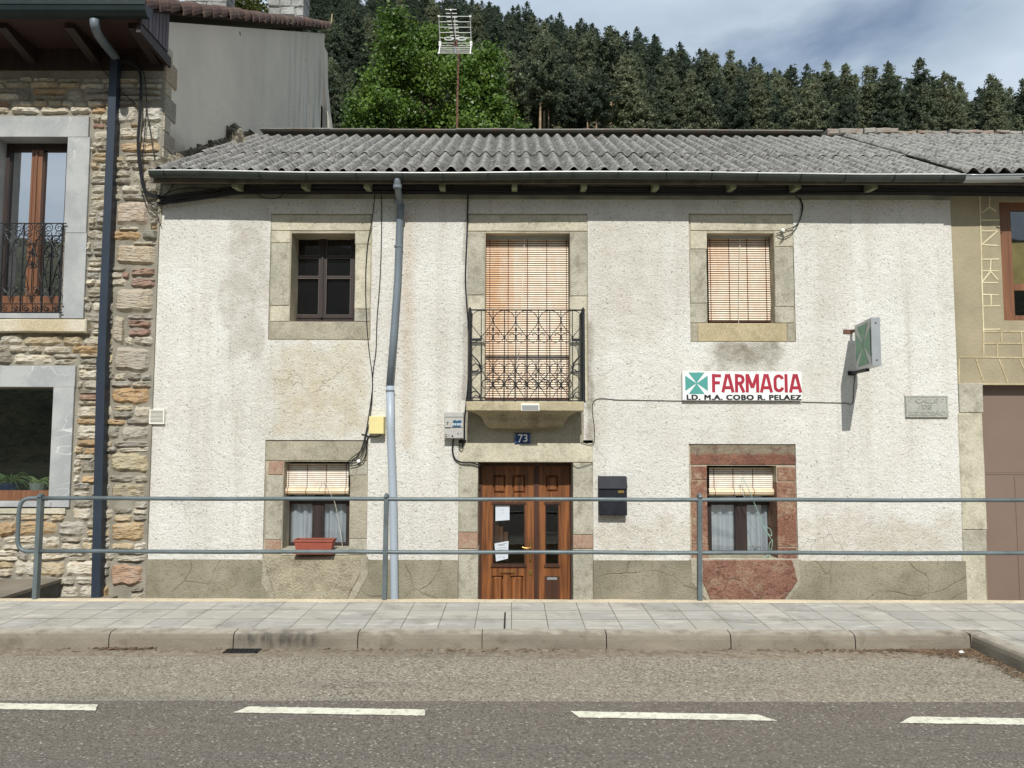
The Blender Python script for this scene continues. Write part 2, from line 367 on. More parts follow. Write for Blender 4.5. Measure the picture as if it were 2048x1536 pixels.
def m_paving():
    b = NB('paving_tiles'); o = b.sep()
    base = b.mix(b.ramp(b.noise(1.4, 6, .6), (.35, 0.), (.65, 1.)), c(164, 157, 145), c(190, 182, 168))
    base = b.mix(.5, b.attr(), base, 'SOFT_LIGHT'); base = b.mix(.5, base, b.attr())
    base = b.mix(b.ma('MULTIPLY', b.ramp(b.noise(5.5, 6, .7, b.map((.4, 1.6, 1), (3, 1, 1)), di=.6), (.52, 0.), (.66, 1.)), .6), base, c(212, 206, 194))
    base = b.mix(b.ma('MULTIPLY', b.ramp(b.noise(3.3, 6, .7, b.map(loc=(7, 1, 1))), (.52, 0.), (.66, 1.)), .5), base, c(122, 116, 106))
    return b.done(base, .88, b.bump(b.noise(70, 4), .003), spec=.25)
def m_kerb():
    b = NB('kerb_concrete'); base = b.mix(b.ramp(b.noise(1.8, 6, .6, b.map((.6, 1, 2))), (.38, 0.), (.62, 1.)), c(122, 114, 102), c(144, 135, 120))
    x0, x1 = WZ(480, 1280, .05).x, WZ(640, 1280, .05).x
    o = b.sep(); mk = b.boxmask(x0, x1, .03, .125, .06, .05)
    base = b.mix(b.ma('MULTIPLY', b.ma('MULTIPLY', mk, b.ramp(b.noise(14, 5, .6, b.map((1.6, 1, .5))), (.35, .2), (.6, 1.))), .85), base, c(66, 64, 60))
    base = b.mix(b.ma('MULTIPLY', b.ramp(b.noise(6, 5, .65, b.map(loc=(1, 5, 2))), (.56, 0.), (.68, 1.)), .5), base, c(100, 90, 76))
    base = b.mix(b.ma('MULTIPLY', b.mr(b.ma('ADD', o[2], b.ma('MULTIPLY', b.noise(9, 5), .05)), .143, .168), .6), base, c(196, 188, 172))
    return b.done(base, .92, b.bump(b.noise(55, 5, .65), .006), spec=.2)
def m_render(name, c1, c2, streak, ks=.5, sc=1.3, bd=.006, bs=30):
    b = NB(name); base = b.mix(b.ramp(b.noise(sc, 6, .6), (.36, 0.), (.64, 1.)), c1, c2)
    base = b.mix(b.ma('MULTIPLY', b.ramp(b.noise(1.0, 6, .6, b.map((3, 3, .3), (2, 2, 2))), (.5, 0.), (.7, 1.)), ks), base, streak)
    return b.done(base, .92, b.bump(b.noise(bs, 5, .6), bd), spec=.2)
def m_blind():
    b = NB('cream_blind_slats'); a = b.attr(); base = b.mix(.25, a, b.ramp(b.noise(14, 4, .6, b.map((1, 1, .5))), (.4, c(228, 184, 140)), (.6, c(246, 236, 214))))
    return b.done(base, .6)
def m_glass(name='window_glass', tint=(.93, .95, .95, 1), base=.16):
    b = NB(name); g = b.n('BsdfGlossy'); g.inputs['Roughness'].default_value = .015; g.inputs[0].default_value = (1, 1, 1, 1)
    t = b.n('BsdfTransparent'); t.inputs[0].default_value = tint; f = b.n('LayerWeight'); f.inputs[0].default_value = .25
    m = b.n('MixShader'); b.l(b.ma('ADD', b.ma('MULTIPLY', f.outputs[0], .6), base), m.inputs[0]); b.l(t.outputs[0], m.inputs[1]); b.l(g.outputs[0], m.inputs[2])
    b.l(m.outputs[0], b.out.inputs[0])
    w = b.noise(2.2, 2); bu = b.bump(w, .004, .35); b.l(bu, g.inputs['Normal'])
    return b.m
def m_foliage(name, c1, c2, tr=.25, rough=.55, sc=.8, spec=.4):
    b = NB(name); oi = b.n('ObjectInfo'); k = b.ma('ADD', b.ma('MULTIPLY', b.noise(sc, 4, .6), .8), b.ma('MULTIPLY', b.ma('SUBTRACT', oi.outputs['Random'], .2), .45))
    base = b.ramp(k, (.38, c1), (.68, c2))
    return b.done(base, rough, trans=(tr, base), spec=spec)
M = dict(
    stucco=m_stucco(), plinth=m_plinth(), rubble=m_rubble(), mortar=m_mortar('mortar', c(158, 152, 138)), mortar2=m_mortar('pale_mortar', c(188, 178, 156)),
    sand=m_stone('cream_sandstone', c(204, 197, 176), c(184, 178, 158), c(150, 143, 124), 6, .008, .65),
    sandg=m_stone('grey_sandstone', c(184, 179, 162), c(164, 160, 144), c(126, 119, 102), 6, .008, .7),
    sandd=m_stone('weathered_sandstone', c(176, 168, 149), c(156, 150, 132), c(118, 110, 92), 5, .009),
    ochre=m_stone('ochre_sandstone', c(190, 176, 142), c(176, 162, 130), c(148, 134, 108), 5),
    pinks=m_stone('pinkish_sandstone', c(170, 142, 122), c(158, 128, 110), c(176, 164, 142), 6, .01, .6),
    pink=m_red('red_sandstone', c(170, 132, 110), c(150, 108, 90), c(184, 162, 136), c(124, 88, 74)),
    pinkd=m_red('dark_red_sandstone', c(164, 124, 106), c(140, 98, 84), c(172, 148, 124), c(112, 78, 68)), pinkl=None,
    slab=m_stone('pitted_slab_stone', c(184, 175, 152), c(168, 159, 137), c(134, 122, 100), 9, .03, .6),
    frame_stone=m_marble(), balc=m_stone('balcony_stone', c(190, 178, 148), c(160, 150, 124), c(104, 96, 80), 4, .006, .6),
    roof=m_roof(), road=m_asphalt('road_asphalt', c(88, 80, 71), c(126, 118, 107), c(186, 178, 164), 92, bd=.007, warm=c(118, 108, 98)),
    bay=m_asphalt('worn_bay_asphalt', c(100, 91, 77), c(160, 151, 135), c(206, 197, 179), 80, bd=.0055, warm=c(156, 144, 124)),
    gut=m_asphalt('gutter_concrete', c(120, 106, 88), c(150, 138, 120), c(170, 160, 142), 30, warm=c(128, 112, 92)),
    paving=m_paving(), kerb=m_kerb(), paint=m_stone('worn_road_paint', c(230, 227, 206), c(218, 214, 194), c(140, 132, 118), 16, .004, .6, 90),
    darkwood=m_wood('dark_brown_wood', c(38, 28, 25), c(58, 44, 39), .55), door=m_wood('varnished_door_wood', c(84, 50, 30), c(150, 96, 56), .38, .9),
    doord=m_wood('dark_varnished_wood', c(58, 34, 22), c(84, 52, 36), .5), orange=m_wood('orange_varnished_wood', c(104, 68, 48), c(134, 92, 64), .45),
    shut=m_wood('brown_shutter_board', c(34, 28, 28), c(50, 42, 42), .6), board=m_wood('soffit_board', c(48, 31, 27), c(68, 45, 38), .7), grey_board=m_wood('weathered_grey_board', c(74, 68, 72), c(112, 106, 112), .8),
    rafter=plain('pale_green_rafter', c(128, 132, 104), .8, var=.3), soffit=plain('dark_soffit', c(96, 90, 80), .9, var=.35, bsc=20),
    iron=plain('black_wrought_iron', c(34, 36, 38), .5, .3, .4, 30, 60, .001), cable=plain('black_cable', c(28, 28, 30), .6, var=.2), cable2=plain('dark_grey_cable', c(62, 60, 58), .7),
    rail=plain('grey_green_paint', c(98, 108, 110), .45, .15, .22, 5, 60, .001), blue=plain('dark_blue_pipe_paint', c(44, 54, 66), .45, .1, .15, 4),
    pvc=plain('pale_grey_pvc', c(166, 176, 186), .4, 0, .06, 2), pvc2=plain('blue_grey_pvc', c(112, 122, 130), .45, 0, .12, 3), zinc=plain('zinc', c(120, 124, 118), .38, .75, .25, 7), zincd=plain('painted_gutter', c(34, 46, 46), .4, .3, .2, 5),
    white=plain('white_enamel', c(236, 236, 232), .35, 0, .04, 4), teal=plain('teal_sign_paint', c(82, 156, 148), .4, 0, .06, 5), red=plain('crimson_sign_paint', c(168, 42, 62), .4, 0, .06, 5), black=plain('black_paint', c(22, 22, 24), .5),
    alu=plain('aluminium', c(176, 180, 182), .4, .5, .08, 6), green=plain('green_sign_panel', c(50, 128, 92), .35, 0, .1, 5), greyp=plain('pale_grey_panel', c(178, 182, 180), .4, 0, .05), rust=plain('rusty_steel', c(106, 74, 60), .8, .1, .4, 14, 40, .002),
    meter=plain('grey_meter_plastic', c(178, 176, 170), .5, 0, .08, 12), yellow=plain('pale_yellow_plastic', c(224, 210, 148), .5, 0, .06, 5), bluep=plain('blue_enamel', c(34, 62, 112), .3, 0, .12, 9), bluel=plain('blue_sticker', c(30, 84, 116), .4), terra=plain('terracotta_plastic', c(158, 84, 68), .55, 0, .12, 9),
    plaque=m_stone('plaque_stone', c(176, 176, 168), c(164, 164, 156), c(150, 152, 142), 9, .001, .4), curtain=None, mail=plain('black_mailbox_paint', c(30, 33, 40), .6, 0, .3, 12, spec=.25), brass=plain('brass', c(190, 158, 96), .35, .9, .15),
    tile=m_stone('roof_tile_clay', c(104, 80, 72), c(82, 66, 60), c(128, 118, 104), 5, .008, .6), tile2=m_stone('lichen_roof_tile', c(150, 130, 108), c(112, 90, 74), c(176, 170, 150), 6, .008, .6),
    gable=m_render('grey_gable_render', c(178, 176, 172), c(164, 164, 160), c(128, 132, 126), .5), neigh=m_render('beige_render', c(170, 158, 132), c(152, 142, 118), c(130, 120, 98), .4, 1.6),
    garage=plain('brown_garage_metal', c(128, 109, 97), .55, .1, .08, 1.5), gmet=plain('garage_dark_panel', c(74, 74, 76), .6), line=m_stone('cream_mortar_line', c(226, 216, 184), c(206, 194, 160), c(190, 176, 140), 9, .002, .3),
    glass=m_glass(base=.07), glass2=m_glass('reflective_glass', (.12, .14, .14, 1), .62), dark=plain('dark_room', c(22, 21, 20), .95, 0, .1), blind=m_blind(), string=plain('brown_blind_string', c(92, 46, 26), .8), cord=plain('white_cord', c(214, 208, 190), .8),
    lens=plain('grey_lamp_lens', c(150, 152, 150), .3, 0, .05), cream=plain('cream_plastic', c(228, 226, 214), .5, 0, .05), chim=m_stone('whitewashed_stone', c(176, 176, 172), c(150, 150, 146), c(104, 102, 96), 7, .02, .6),
    ridge=m_stone('ridge_mortar', c(150, 148, 142), c(120, 118, 112), c(170, 120, 90), 4, .006, .4), soil=plain('soil', c(84, 66, 50), .95), paper=plain('printed_paper', c(206, 212, 220), .7, 0, .03), ink=plain('grey_ink', c(96, 100, 108), .8),
    pine=m_foliage('pine_needles', c(76, 88, 72), c(124, 130, 102), .35, .75, .5, .12), leaf=m_foliage('broad_leaves', c(50, 80, 30), c(104, 130, 52), .33, .42, .9, .4), bark=m_stone('pine_bark', c(142, 118, 94), c(172, 148, 120), c(104, 88, 72), 3, .02), bark2=m_stone('grey_bark', c(96, 88, 76), c(120, 110, 96), c(70, 64, 56), 4, .02),  # distance haze put into the paler, greyer pine needle colour
    spider=m_foliage('houseplant_leaf', c(96, 124, 62), c(160, 176, 112), .3, .5, 6.), litter=plain('dry_leaf_litter', c(112, 90, 68), .9, 0, .5, 25), hedge=m_foliage('dark_hill_scrub', c(40, 52, 34), c(84, 96, 56), .1, .8, .05),
)
b = NB('sheer_curtain'); base = b.mix(b.ramp(b.noise(1.2, 3), (.4, 0.), (.6, 1.)), c(226, 230, 236), c(212, 218, 226))
b0 = b; b = NB('red_lintel_stone'); base2 = b.mix(b.ramp(b.noise(3, 6, .6), (.38, 0.), (.62, 1.)), c(154, 110, 92), c(128, 88, 74)); o = b.sep(); zz0 = W(1480, 908, 0).z
base2 = b.mix(b.ramp(b.ma('ADD', b.mr(o[2], zz0-.06, zz0+.06), b.ma('MULTIPLY', b.ma('SUBTRACT', b.noise(8, 5, .65), .5), 1.3)), (.3, 0.), (.72, 1.)), base2, c(150, 138, 118)); base2 = b.mix(b.ma('MULTIPLY', b.ramp(b.noise(7, 7, .72, di=.6), (.50, 0.), (.60, 1.)), .7), base2, c(112, 86, 74))
M['pinkl'] = b.done(base2, .9, b.bump(b.noise(15, 8, .75), .045), spec=.2); b = b0
M['curtain'] = b.done(base, .9, trans=(.35, c(220, 225, 232)), spec=.1)
b = NB('hill_ground'); M['hill'] = b.done(b.ramp(b.noise(.35, 6, .6), (.35, c(46, 52, 32)), (.65, c(86, 84, 54))), .95, b.bump(b.noise(1.5, 5), .4))

XC, XE = -4.20, 5.23            # corners of the white house
# ------------------------------------------------------------------ the setting: ground, road, pavement
def terrain(X, Y):
    d = Y+9
    if d < -60:                                                  # valley side behind the camera
        q = -d-60; return -.7+min(q*.62, 40)+3*noise.noise(Vector((X*.02, Y*.02, 3)))*min(1, q/20)
    if d < 26: return -.7
    if d < 95: return -.7+37*(d-26)/69
    s = .73-.0042*X if X < 40 else .562-.0034*(X-40)
    s = max(.22, min(.80, s)); cr = 165 if X > 12 else 165+(12-X)*.15
    return -.7+37+s*(min(d, cr)-95)+max(0, d-cr)*.02+1.6*noise.noise(Vector((X*.03, Y*.03, 0)))
hm = MB()
xs = [-400, -250, -170]+[-130+6.5*i for i in range(41)]+[170, 250, 400]; ys = [-400, -260, -200, -160, -130, -110, -95, -85, -75, -69, -50]+[-20, 17]+[20+7*i for i in range(30)]+[260, 330, 420]
i0 = len(hm.v)
for x in xs:
    for y in ys: hm.v.append((x, y, terrain(x, y)))
for a in range(len(xs)-1):
    for b_ in range(len(ys)-1):
        k = a*len(ys)+b_; hm.f.append((k, k+len(ys), k+len(ys)+1, k+1)); hm.c.append(None)
tag(hm.build('ground', M['hill'], smooth=True), kind='structure')
YK = -2.78
tag(MB().box(-60, 60, -12.5, -2.7, -.5, 0).build('road', M['road']), kind='structure')
tag(MB().grid(lambda u, v: (-14+28*u, (YK-.12)*v+(1-v)*(-3.975+.012*noise.noise(Vector((u*90, 0, 0)))+.02*noise.noise(Vector((u*14, 3, 0)))), .0004 if v == 0 else .004), 700, 8).build('parking_bay', M['bay']), kind='structure')
def gz(u, v):
    x = -60+120*u; y = YK-.16-.06*noise.noise(Vector((x*.9, 0, 0)))*0; return (x, y+v*(.17), .006)
gb = MB()
for i in range(240):                                            # gutter strip with a wavy tar edge
    xa, xb = -12+i*.1, -12+(i+1)*.1
    e = lambda x: YK-.20-.05*noise.noise(Vector((x*1.3, 1, 0)))-.03*noise.noise(Vector((x*5, 1, 0)))
    gb.face([(xa, e(xa), .0045), (xb, e(xb), .0045), (xb, e(xb)+.06, .008), (xa, e(xa)+.06, .008)]).face([(xa, e(xa)+.06, .008), (xb, e(xb)+.06, .008), (xb, YK+.01, .008), (xa, YK+.01, .008)])
tag(gb.build('gutter_channel', M['gut']), kind='structure')
pv = MB(); rt = random.Random(3)
XK = 3.64                                                       # where the kerb turns towards the road
def tile(x0, x1, y0, y1, z):
    g = .005; q = rt.random(); k = rt.uniform(.93, 1.05); pv.cc = (k*.45, k*.425, k*.375, 1) if q < .6 else (k*.41, k*.395, k*.36, 1) if q < .88 else (k*.38, k*.365, k*.335, 1)
    dz = rt.uniform(-.0004, .0006)
    xa, xb, ya, yb = x0+g*.7, x1-g*.7, y0+g*1.4, y1-g*1.4; z1 = z+((yb-ya)*.02 if z != .135 or y0 > -2.66 else 0)
    pv.hexa([(xa, ya, z-.03), (xb, ya, z-.03), (xb, yb, z-.03), (xa, yb, z-.03)], [(xa, ya, z+dz), (xb, ya, z+dz), (xb, yb, z1+dz), (xa, yb, z1+dz)])
x = -12.0; nt = 0
zp = lambda y: .135+(y+2.65)*.02
while x < 14:
    for r in range(3):
        y0 = -2.655+r*.318; off = 0
        tile(x+off, x+.30+off, y0, y0+.318, zp(y0))
    if x > XK-.3:
        for r in range(30):
            y0 = -2.655-.318*(r+1); 
            if x+.30 > XK+.15: tile(max(x, XK+.13), x+.30, y0, y0+.318, .135)
    x += .30
    nt += 1
tag(pv.build('pavement', M['paving']), kind='structure')
pb = MB().hexa([(-12, -2.66, -.45), (14, -2.66, -.45), (14, -1.70, -.45), (-12, -1.70, -.45)], [(-12, -2.66, .1336), (14, -2.66, .1336), (14, -1.70, .1528), (-12, -1.70, .1528)]).box(XK+.13, 14, -12.2, -2.661, -.45, .1336)
tag(pb.build('pavement_bed', m_mortar('joint_mortar', c(128, 120, 106))), kind='structure')
eg = MB()
eg.grid(lambda u, v: (-12+26*u, [-1.702, -1.695, -1.60, -1.565][min(3, int(v*3+.5))]+.012*noise.noise(Vector((u*60, v, 0))), [.118, .158, .160, -.5][min(3, int(v*3+.5))]+.004*noise.noise(Vector((u*80, v, 5)))), 260, 3)
tag(eg.build('pavement_edge', m_stone('cream_concrete_edge', c(222, 206, 176), c(204, 190, 164), c(180, 166, 140), 5, .004, .4)), kind='structure')
kb = MB()
def kerbstone(p0, p1, inw):   # profile along an edge; inw = unit vector towards the pavement
    p0, p1 = Vector(p0), Vector(p1); t = (p1-p0).normalized(); p0 = p0+t*.004; p1 = p1-t*.004; inw = Vector(inw)
    prof = [(0, -.2), (0, .0), (.004, .085), (.010, .112), (.028, .128), (.06, .132), (.128, .137), (.128, -.2)]
    n = 14
    rows = []
    for i in range(n+1):
        q = p0.lerp(p1, i/n); 
        rows.append([tuple(q+inw*(a+.005*noise.noise(Vector((q.x*4, q.y*4, z*9))))+Vector((0, 0, z+.004*noise.noise(Vector((q.x*3, q.y*3, 1)))))) for a, z in prof])
    i0 = len(kb.v)
    for r in rows: kb.v += r
    m = len(prof)
    for i in range(n):
        for j in range(m-1):
            k = i0+i*m+j; kb.f.append((k, k+m, k+m+1, k+1)); kb.c.append(None)
    kb.f.append(tuple(i0+j for j in range(m))); kb.f.append(tuple(i0+n*m+j for j in range(m))[::-1]); kb.c += [None]*2
kx = WZ(465, 1285, .06).x; step = .985
for k in range(-9, 8): kerbstone((kx+k*step, YK, 0), (min(kx+(k+1)*step, XK-.004), YK, 0), (0, 1, 0)) if kx+k*step < XK-.1 else None
for k in range(9): kerbstone((XK, YK-k*step, 0), (XK+.02, YK-(k+1)*step, 0), (1, 0, 0))
kb.box(XK, XK+.128, YK, YK+.128, -.2, .133)
tag(kb.build('kerb', M['kerb'], smooth=False), kind='structure')
fc = MB().box(XC-.3, 13, -1.57, -.001, -.9, -.60); fc.box(-12, XC-.3, -1.57, .05, -.9, -.60)
tag(fc.build('sunken_forecourt', M['mortar']), kind='structure')
def dash(px0, px1, py, slant=.04, label=''):
    a = WZ(px0, py-0.0158*0, 0); b2 = WZ(px1, py, 0)
for (xa, xb, ya, yb, s0, s1) in ((-3.62, -2.56, -4.075, -4.115, 0, .02), (-1.66, -.525, -4.145, -4.19, .03, .005), (.385, 1.53, -4.215, -4.265, -.02, .04), (2.345, 3.46, -4.295, -4.335, .06, .0)):
    d = MB(); n = 160; hw = .053
    for i in range(n):
        for j in range(4):
            u0, u1 = i/n, (i+1)/n; v0, v1 = j/4*2-1, (j+1)/4*2-1
            P = []
            for u, v in ((u0, v0), (u1, v0), (u1, v1), (u0, v1)):
                y = ya+(yb-ya)*u+v*hw+(.006*noise.noise(Vector((u*40+xa, v, 0)))+.004*noise.noise(Vector((u*110+xa, v, 4))) if abs(v) > .9 else 0); x = xa+(xb-xa)*u+v*(s0*(1-u)-s1*u)+(.012*noise.noise(Vector((v*9+xa, u, 2))) if u in (0, 1) else 0)
                P.append((x, y, .0045+.0015*noise.noise(Vector((x*9, y*9, 0)))))
            d.face(P)
    tag(d.build('road_marking', M['paint']), kind='structure')
# leaf litter along the kerb (uncountable)
lt = MB(); rl = random.Random(5)
def litter(cx, cy, sx, sy, n, z=.012):
    for _ in range(n):
        x = rl.gauss(cx, sx); y = cy-abs(rl.gauss(0, sy)); a = rl.uniform(-.5, .5) if rl.random() < .7 else rl.uniform(0, 3); L = rl.uniform(.006, .03); w = rl.uniform(.0015, .006)
        if y > YK-.003 and x < XK: continue
        if x > XK-.01: x = XK-.02
        ca, sa = math.cos(a), math.sin(a); h = rl.uniform(.003, .014)
        lt.face([(x-L*ca+w*sa, y-L*sa-w*ca, z), (x+L*ca+w*sa, y+L*sa-w*ca, z+h), (x+L*ca-w*sa, y+L*sa+w*ca, z+h), (x-L*ca-w*sa, y-L*sa+w*ca, z+.002)])
litter(XK-.12, YK-.01, .16, .10, 700); litter(XK-.5, YK, .5, .05, 300); litter(WZ(250, 1300, 0).x, YK, .12, .03, 120); litter(WZ(950, 1300, 0).x, YK-.01, .4, .06, 60); litter(0, YK, 2.5, .05, 60)
for k in range(14): litter(XK-.05, YK-.06*k-.1, .04, .03, 16)
tag(lt.build('leaf_litter', M['litter']), 'brown dry leaves and straw gathered in the gutter along the kerb', 'leaf litter', kind='stuff')
tag(MB().grid(lambda u, v: (XK-.14+.028*(u-.5)*2*math.sin(math.pi*v), YK-.10+.02*math.cos(math.pi*v), .014+.02*math.sin(math.pi*v)*math.sin(math.pi*u)), 6, 6).build('crumpled_tissue', M['white'], smooth=True), 'small crumpled white tissue among straw where the kerb turns', 'tissue')
# drain grate
gx0, gx1 = WZ(452, 1304, 0).x, WZ(520, 1304, 0).x
dg_ = MB(); yg0, yg1 = YK-.13, YK-.02
dg_.box(gx0, gx1, yg0, yg0+.012, .002, .016).box(gx0, gx1, yg1-.012, yg1, .002, .016).box(gx0, gx0+.012, yg0, yg1, .002, .016).box(gx1-.012, gx1, yg0, yg1, .002, .016)
for k in range(1, 7):
    xx = gx0+(gx1-gx0)*k/7; dg_.box(xx-.008, xx+.008, yg0+.012, yg1-.012, .002, .015)
g_ = thing('drain_grate', 'small dark iron drain grate in the gutter against the kerb', 'drain grate', ((gx0+gx1)/2, yg0, .0))
dg_.build('grate_bars', M['iron'], g_); MB().box(gx0+.002, gx1-.002, yg0+.002, yg1-.002, .004, .0095).build('drain_opening', M['dark'], g_)
# joint slot crossing the pavement
sx = WZ(1010, 1232, .14).x
tag(MB().box(sx-.007, sx+.007, -2.64, -1.71, .10, .1465).build('drain_slot', M['dark']), 'narrow black slot drain cut across the pavement in front of the wooden door', 'slot drain')
# ------------------------------------------------------------------ walls with openings
def wall(x0, x1, z0, z1, holes, y, depth=.05, mb=None):
    mb = mb or MB(); xs = sorted(set([x0, x1]+[min(max(h[k], x0), x1) for h in holes for k in (0, 1)])); zs = sorted(set([z0, z1]+[min(max(h[k], z0), z1) for h in holes for k in (2, 3)]))
    def full(i, j):
        if i < 0 or j < 0 or i >= len(xs)-1 or j >= len(zs)-1: return False
        cx, cz = (xs[i]+xs[i+1])/2, (zs[j]+zs[j+1])/2
        return not any(h[0] < cx < h[1] and h[2] < cz < h[3] for h in holes)
    for i in range(len(xs)-1):
        for j in range(len(zs)-1):
            if not full(i, j): continue
            a, b_, c_, d = xs[i], xs[i+1], zs[j], zs[j+1]
            mb.face([(a, y, c_), (b_, y, c_), (b_, y, d), (a, y, d)])
            if not full(i-1, j): mb.face([(a, y+depth, c_), (a, y, c_), (a, y, d), (a, y+depth, d)])
            if not full(i+1, j): mb.face([(b_, y, c_), (b_, y+depth, c_), (b_, y+depth, d), (b_, y, d)])
            if not full(i, j-1): mb.face([(a, y+depth, c_), (b_, y+depth, c_), (b_, y, c_), (a, y, c_)])
            if not full(i, j+1): mb.face([(a, y, d), (b_, y, d), (b_, y+depth, d), (a, y+depth, d)])
    return mb
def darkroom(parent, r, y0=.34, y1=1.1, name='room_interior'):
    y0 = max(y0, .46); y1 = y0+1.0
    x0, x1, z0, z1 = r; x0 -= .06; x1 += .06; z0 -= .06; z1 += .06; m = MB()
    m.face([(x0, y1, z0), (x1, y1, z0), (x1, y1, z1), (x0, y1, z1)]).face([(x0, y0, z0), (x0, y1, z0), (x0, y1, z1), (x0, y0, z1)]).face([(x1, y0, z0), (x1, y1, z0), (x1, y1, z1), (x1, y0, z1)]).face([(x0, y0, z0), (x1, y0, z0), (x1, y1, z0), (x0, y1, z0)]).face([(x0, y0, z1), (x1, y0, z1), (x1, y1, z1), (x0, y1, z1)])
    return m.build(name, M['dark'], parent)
# ================================================================== WHITE HOUSE
wh = thing('white_house', 'two storey white rendered house with grey corrugated roof and wooden double door', 'house', ((XC+XE)/2, 0, -.6))
H = dict(ul=RX(539, 427, 743, 680), mid=RX(935, 427, 1176, 803), ur=RX(1379, 427, 1589, 684), ll=RX(528, 880, 735, 1119), lr=RX(1379, 888, 1594, 1122), door=RX(916, 880, 1187, 1330), bal=RX(932, 801, 1167, 890))
H['ll'] = H['ll'][:2]+(W(600, 1100, 0).z-.1, H['ll'][3]); H['lr'] = H['lr'][:2]+(W(1480, 1100, 0).z-.1, H['lr'][3])
zpl = W(1500, 1121, 0).z
ztop = W(1000, 343, 0).z
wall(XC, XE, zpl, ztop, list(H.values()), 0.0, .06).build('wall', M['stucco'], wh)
# plinth and rims
rimL = [(527, 1100), (736, 1100), (736, 1150), (702, 1212), (552, 1212), (524, 1165)]; rimR = [(1380, 1100), (1597, 1100), (1600, 1168), (1566, 1212), (1424, 1212), (1383, 1165)]
P2 = lambda pl, Y=0: [(W(px, py, Y).x, W(px, py, Y).z) for px, py in pl]
PL_ = MB(); wall(XC, XE, -.7, zpl, [H['door'], (W(527, 1160).x+.02, W(736, 1160).x-.02, -.8, zpl+.1), (W(1381, 1160).x+.02, W(1598, 1160).x-.02, -.8, zpl+.1)], -.018, .08, PL_)
each(PL_, 'plinth', M['plinth'], wh)
for pl, hk, base in ((rimL, 'll', [(524, 1119), (740, 1119), (740, 1330), (524, 1330)]), (rimR, 'lr', [(1378, 1119), (1602, 1119), (1602, 1330), (1378, 1330)])):
    MB().prism(P2(base), -.014, .05).build('plinth_infill', M['plinth'], wh)
MB().prism(P2([(527, 1113), (736, 1113), (736, 1150), (702, 1212), (552, 1212), (524, 1165)]), -.022, .04).build('slab_rim', M['sandd'], wh)
MB().prism(P2([(1381, 1118), (1596, 1118), (1600, 1168), (1566, 1212), (1424, 1212), (1384, 1165)]), -.022, .04).build('slab_rim', M['sandd'], wh)
def facet(poly, y0, mat, name, amp=.006, label=None):
    """an irregular stone slab with uneven edge, triangulated fan with rim bevel"""
    pts = P2(poly); den = []
    for i in range(len(pts)):
        a, b_ = Vector(pts[i]).to_3d(), Vector(pts[(i+1) % len(pts)]).to_3d(); n = max(2, int((b_-a).length/.05))
        for k in range(n):
            q = a.lerp(b_, k/n); den.append((q.x+amp*noise.noise(Vector((q.x*9, q.y*9, 2))), q.y+amp*noise.noise(Vector((q.x*9, q.y*9, 7)))))
    cx = sum(p[0] for p in den)/len(den); cz = sum(p[1] for p in den)/len(den); m = MB(); n = len(den)
    inn = [(cx+(p[0]-cx)*.96, cz+(p[1]-cz)*.96) for p in den]
    m.face([(p[0], y0, p[1]) for p in inn])
    for k in range(n):
        j = (k+1) % n; m.face([(den[k][0], y0+.014, den[k][1]), (den[j][0], y0+.014, den[j][1]), (inn[j][0], y0, inn[j][1]), (inn[k][0], y0, inn[k][1])])
        m.face([(den[k][0], y0+.06, den[k][1]), (den[j][0], y0+.06, den[j][1]), (den[j][0], y0+.014, den[j][1]), (den[k][0], y0+.014, den[k][1])])
    return m.build(name, mat, wh, label=label)
facet([(544, 1112), (722, 1112), (724, 1145), (690, 1210), (556, 1210), (530, 1128)], -.034, M['slab'], 'stone_slab', label='pitted pale stone slab under the left lower window')
facet([(1404, 1119), (1584, 1119), (1594, 1162), (1560, 1210), (1424, 1210), (1404, 1165)], -.034, M['pinkd'], 'stone_slab', label='dark red stone slab under the right lower window')
def blocks(lst, name, yf=.012, yb=.42):
    for i, (a, b_, c_, d, mt) in enumerate(lst):
        x0, x1, z0, z1 = RX(a, b_, c_, d); g = .0025
        nm = name if isinstance(name, str) else name[i]
        MB().rough(x0+g, x1-g, yf, yb, z0+g, z1-g, .0035, .08, .006, seed=i*3.3+a).build(nm, M[mt], wh)
def backing(outer, inner, yf=.022):
    o = RX(*outer); n = RX(*inner); wall(o[0]+.001, o[1]-.001, o[2]+.001, o[3]-.001, [(n[0]-.004, n[1]+.004, n[2]-.004, n[3]+.004)], yf, .38).build('surround_mortar', M['mortar2'], wh)
L = ['lintel', 'jamb_stone', 'jamb_stone', 'jamb_stone', 'jamb_stone', 'jamb_stone', 'jamb_stone', 'sill_stone']
# upper left window surround
backing((539, 427, 743, 680), (581, 466, 709, 642))
blocks([(541, 429, 742, 461, 'sand'), (541, 461, 580, 485, 'sand'), (540, 485, 579, 611, 'sandg'), (539, 611, 578, 643, 'sand'), (709, 461, 742, 488, 'sand'), (709, 488, 741, 618, 'sand'), (708, 618, 740, 643, 'sandg'), (539, 643, 740, 679, 'sandd')], L)
# balcony window surround
backing((935, 427, 1176, 803), (971, 466, 1140, 803))
blocks([(936, 429, 1176, 462, 'sand'), (935, 463, 969, 590, 'sandg'), (935, 590, 969, 803, 'sand'), (1140, 463, 1176, 592, 'sandg'), (1140, 592, 1175, 803, 'sand')], L)
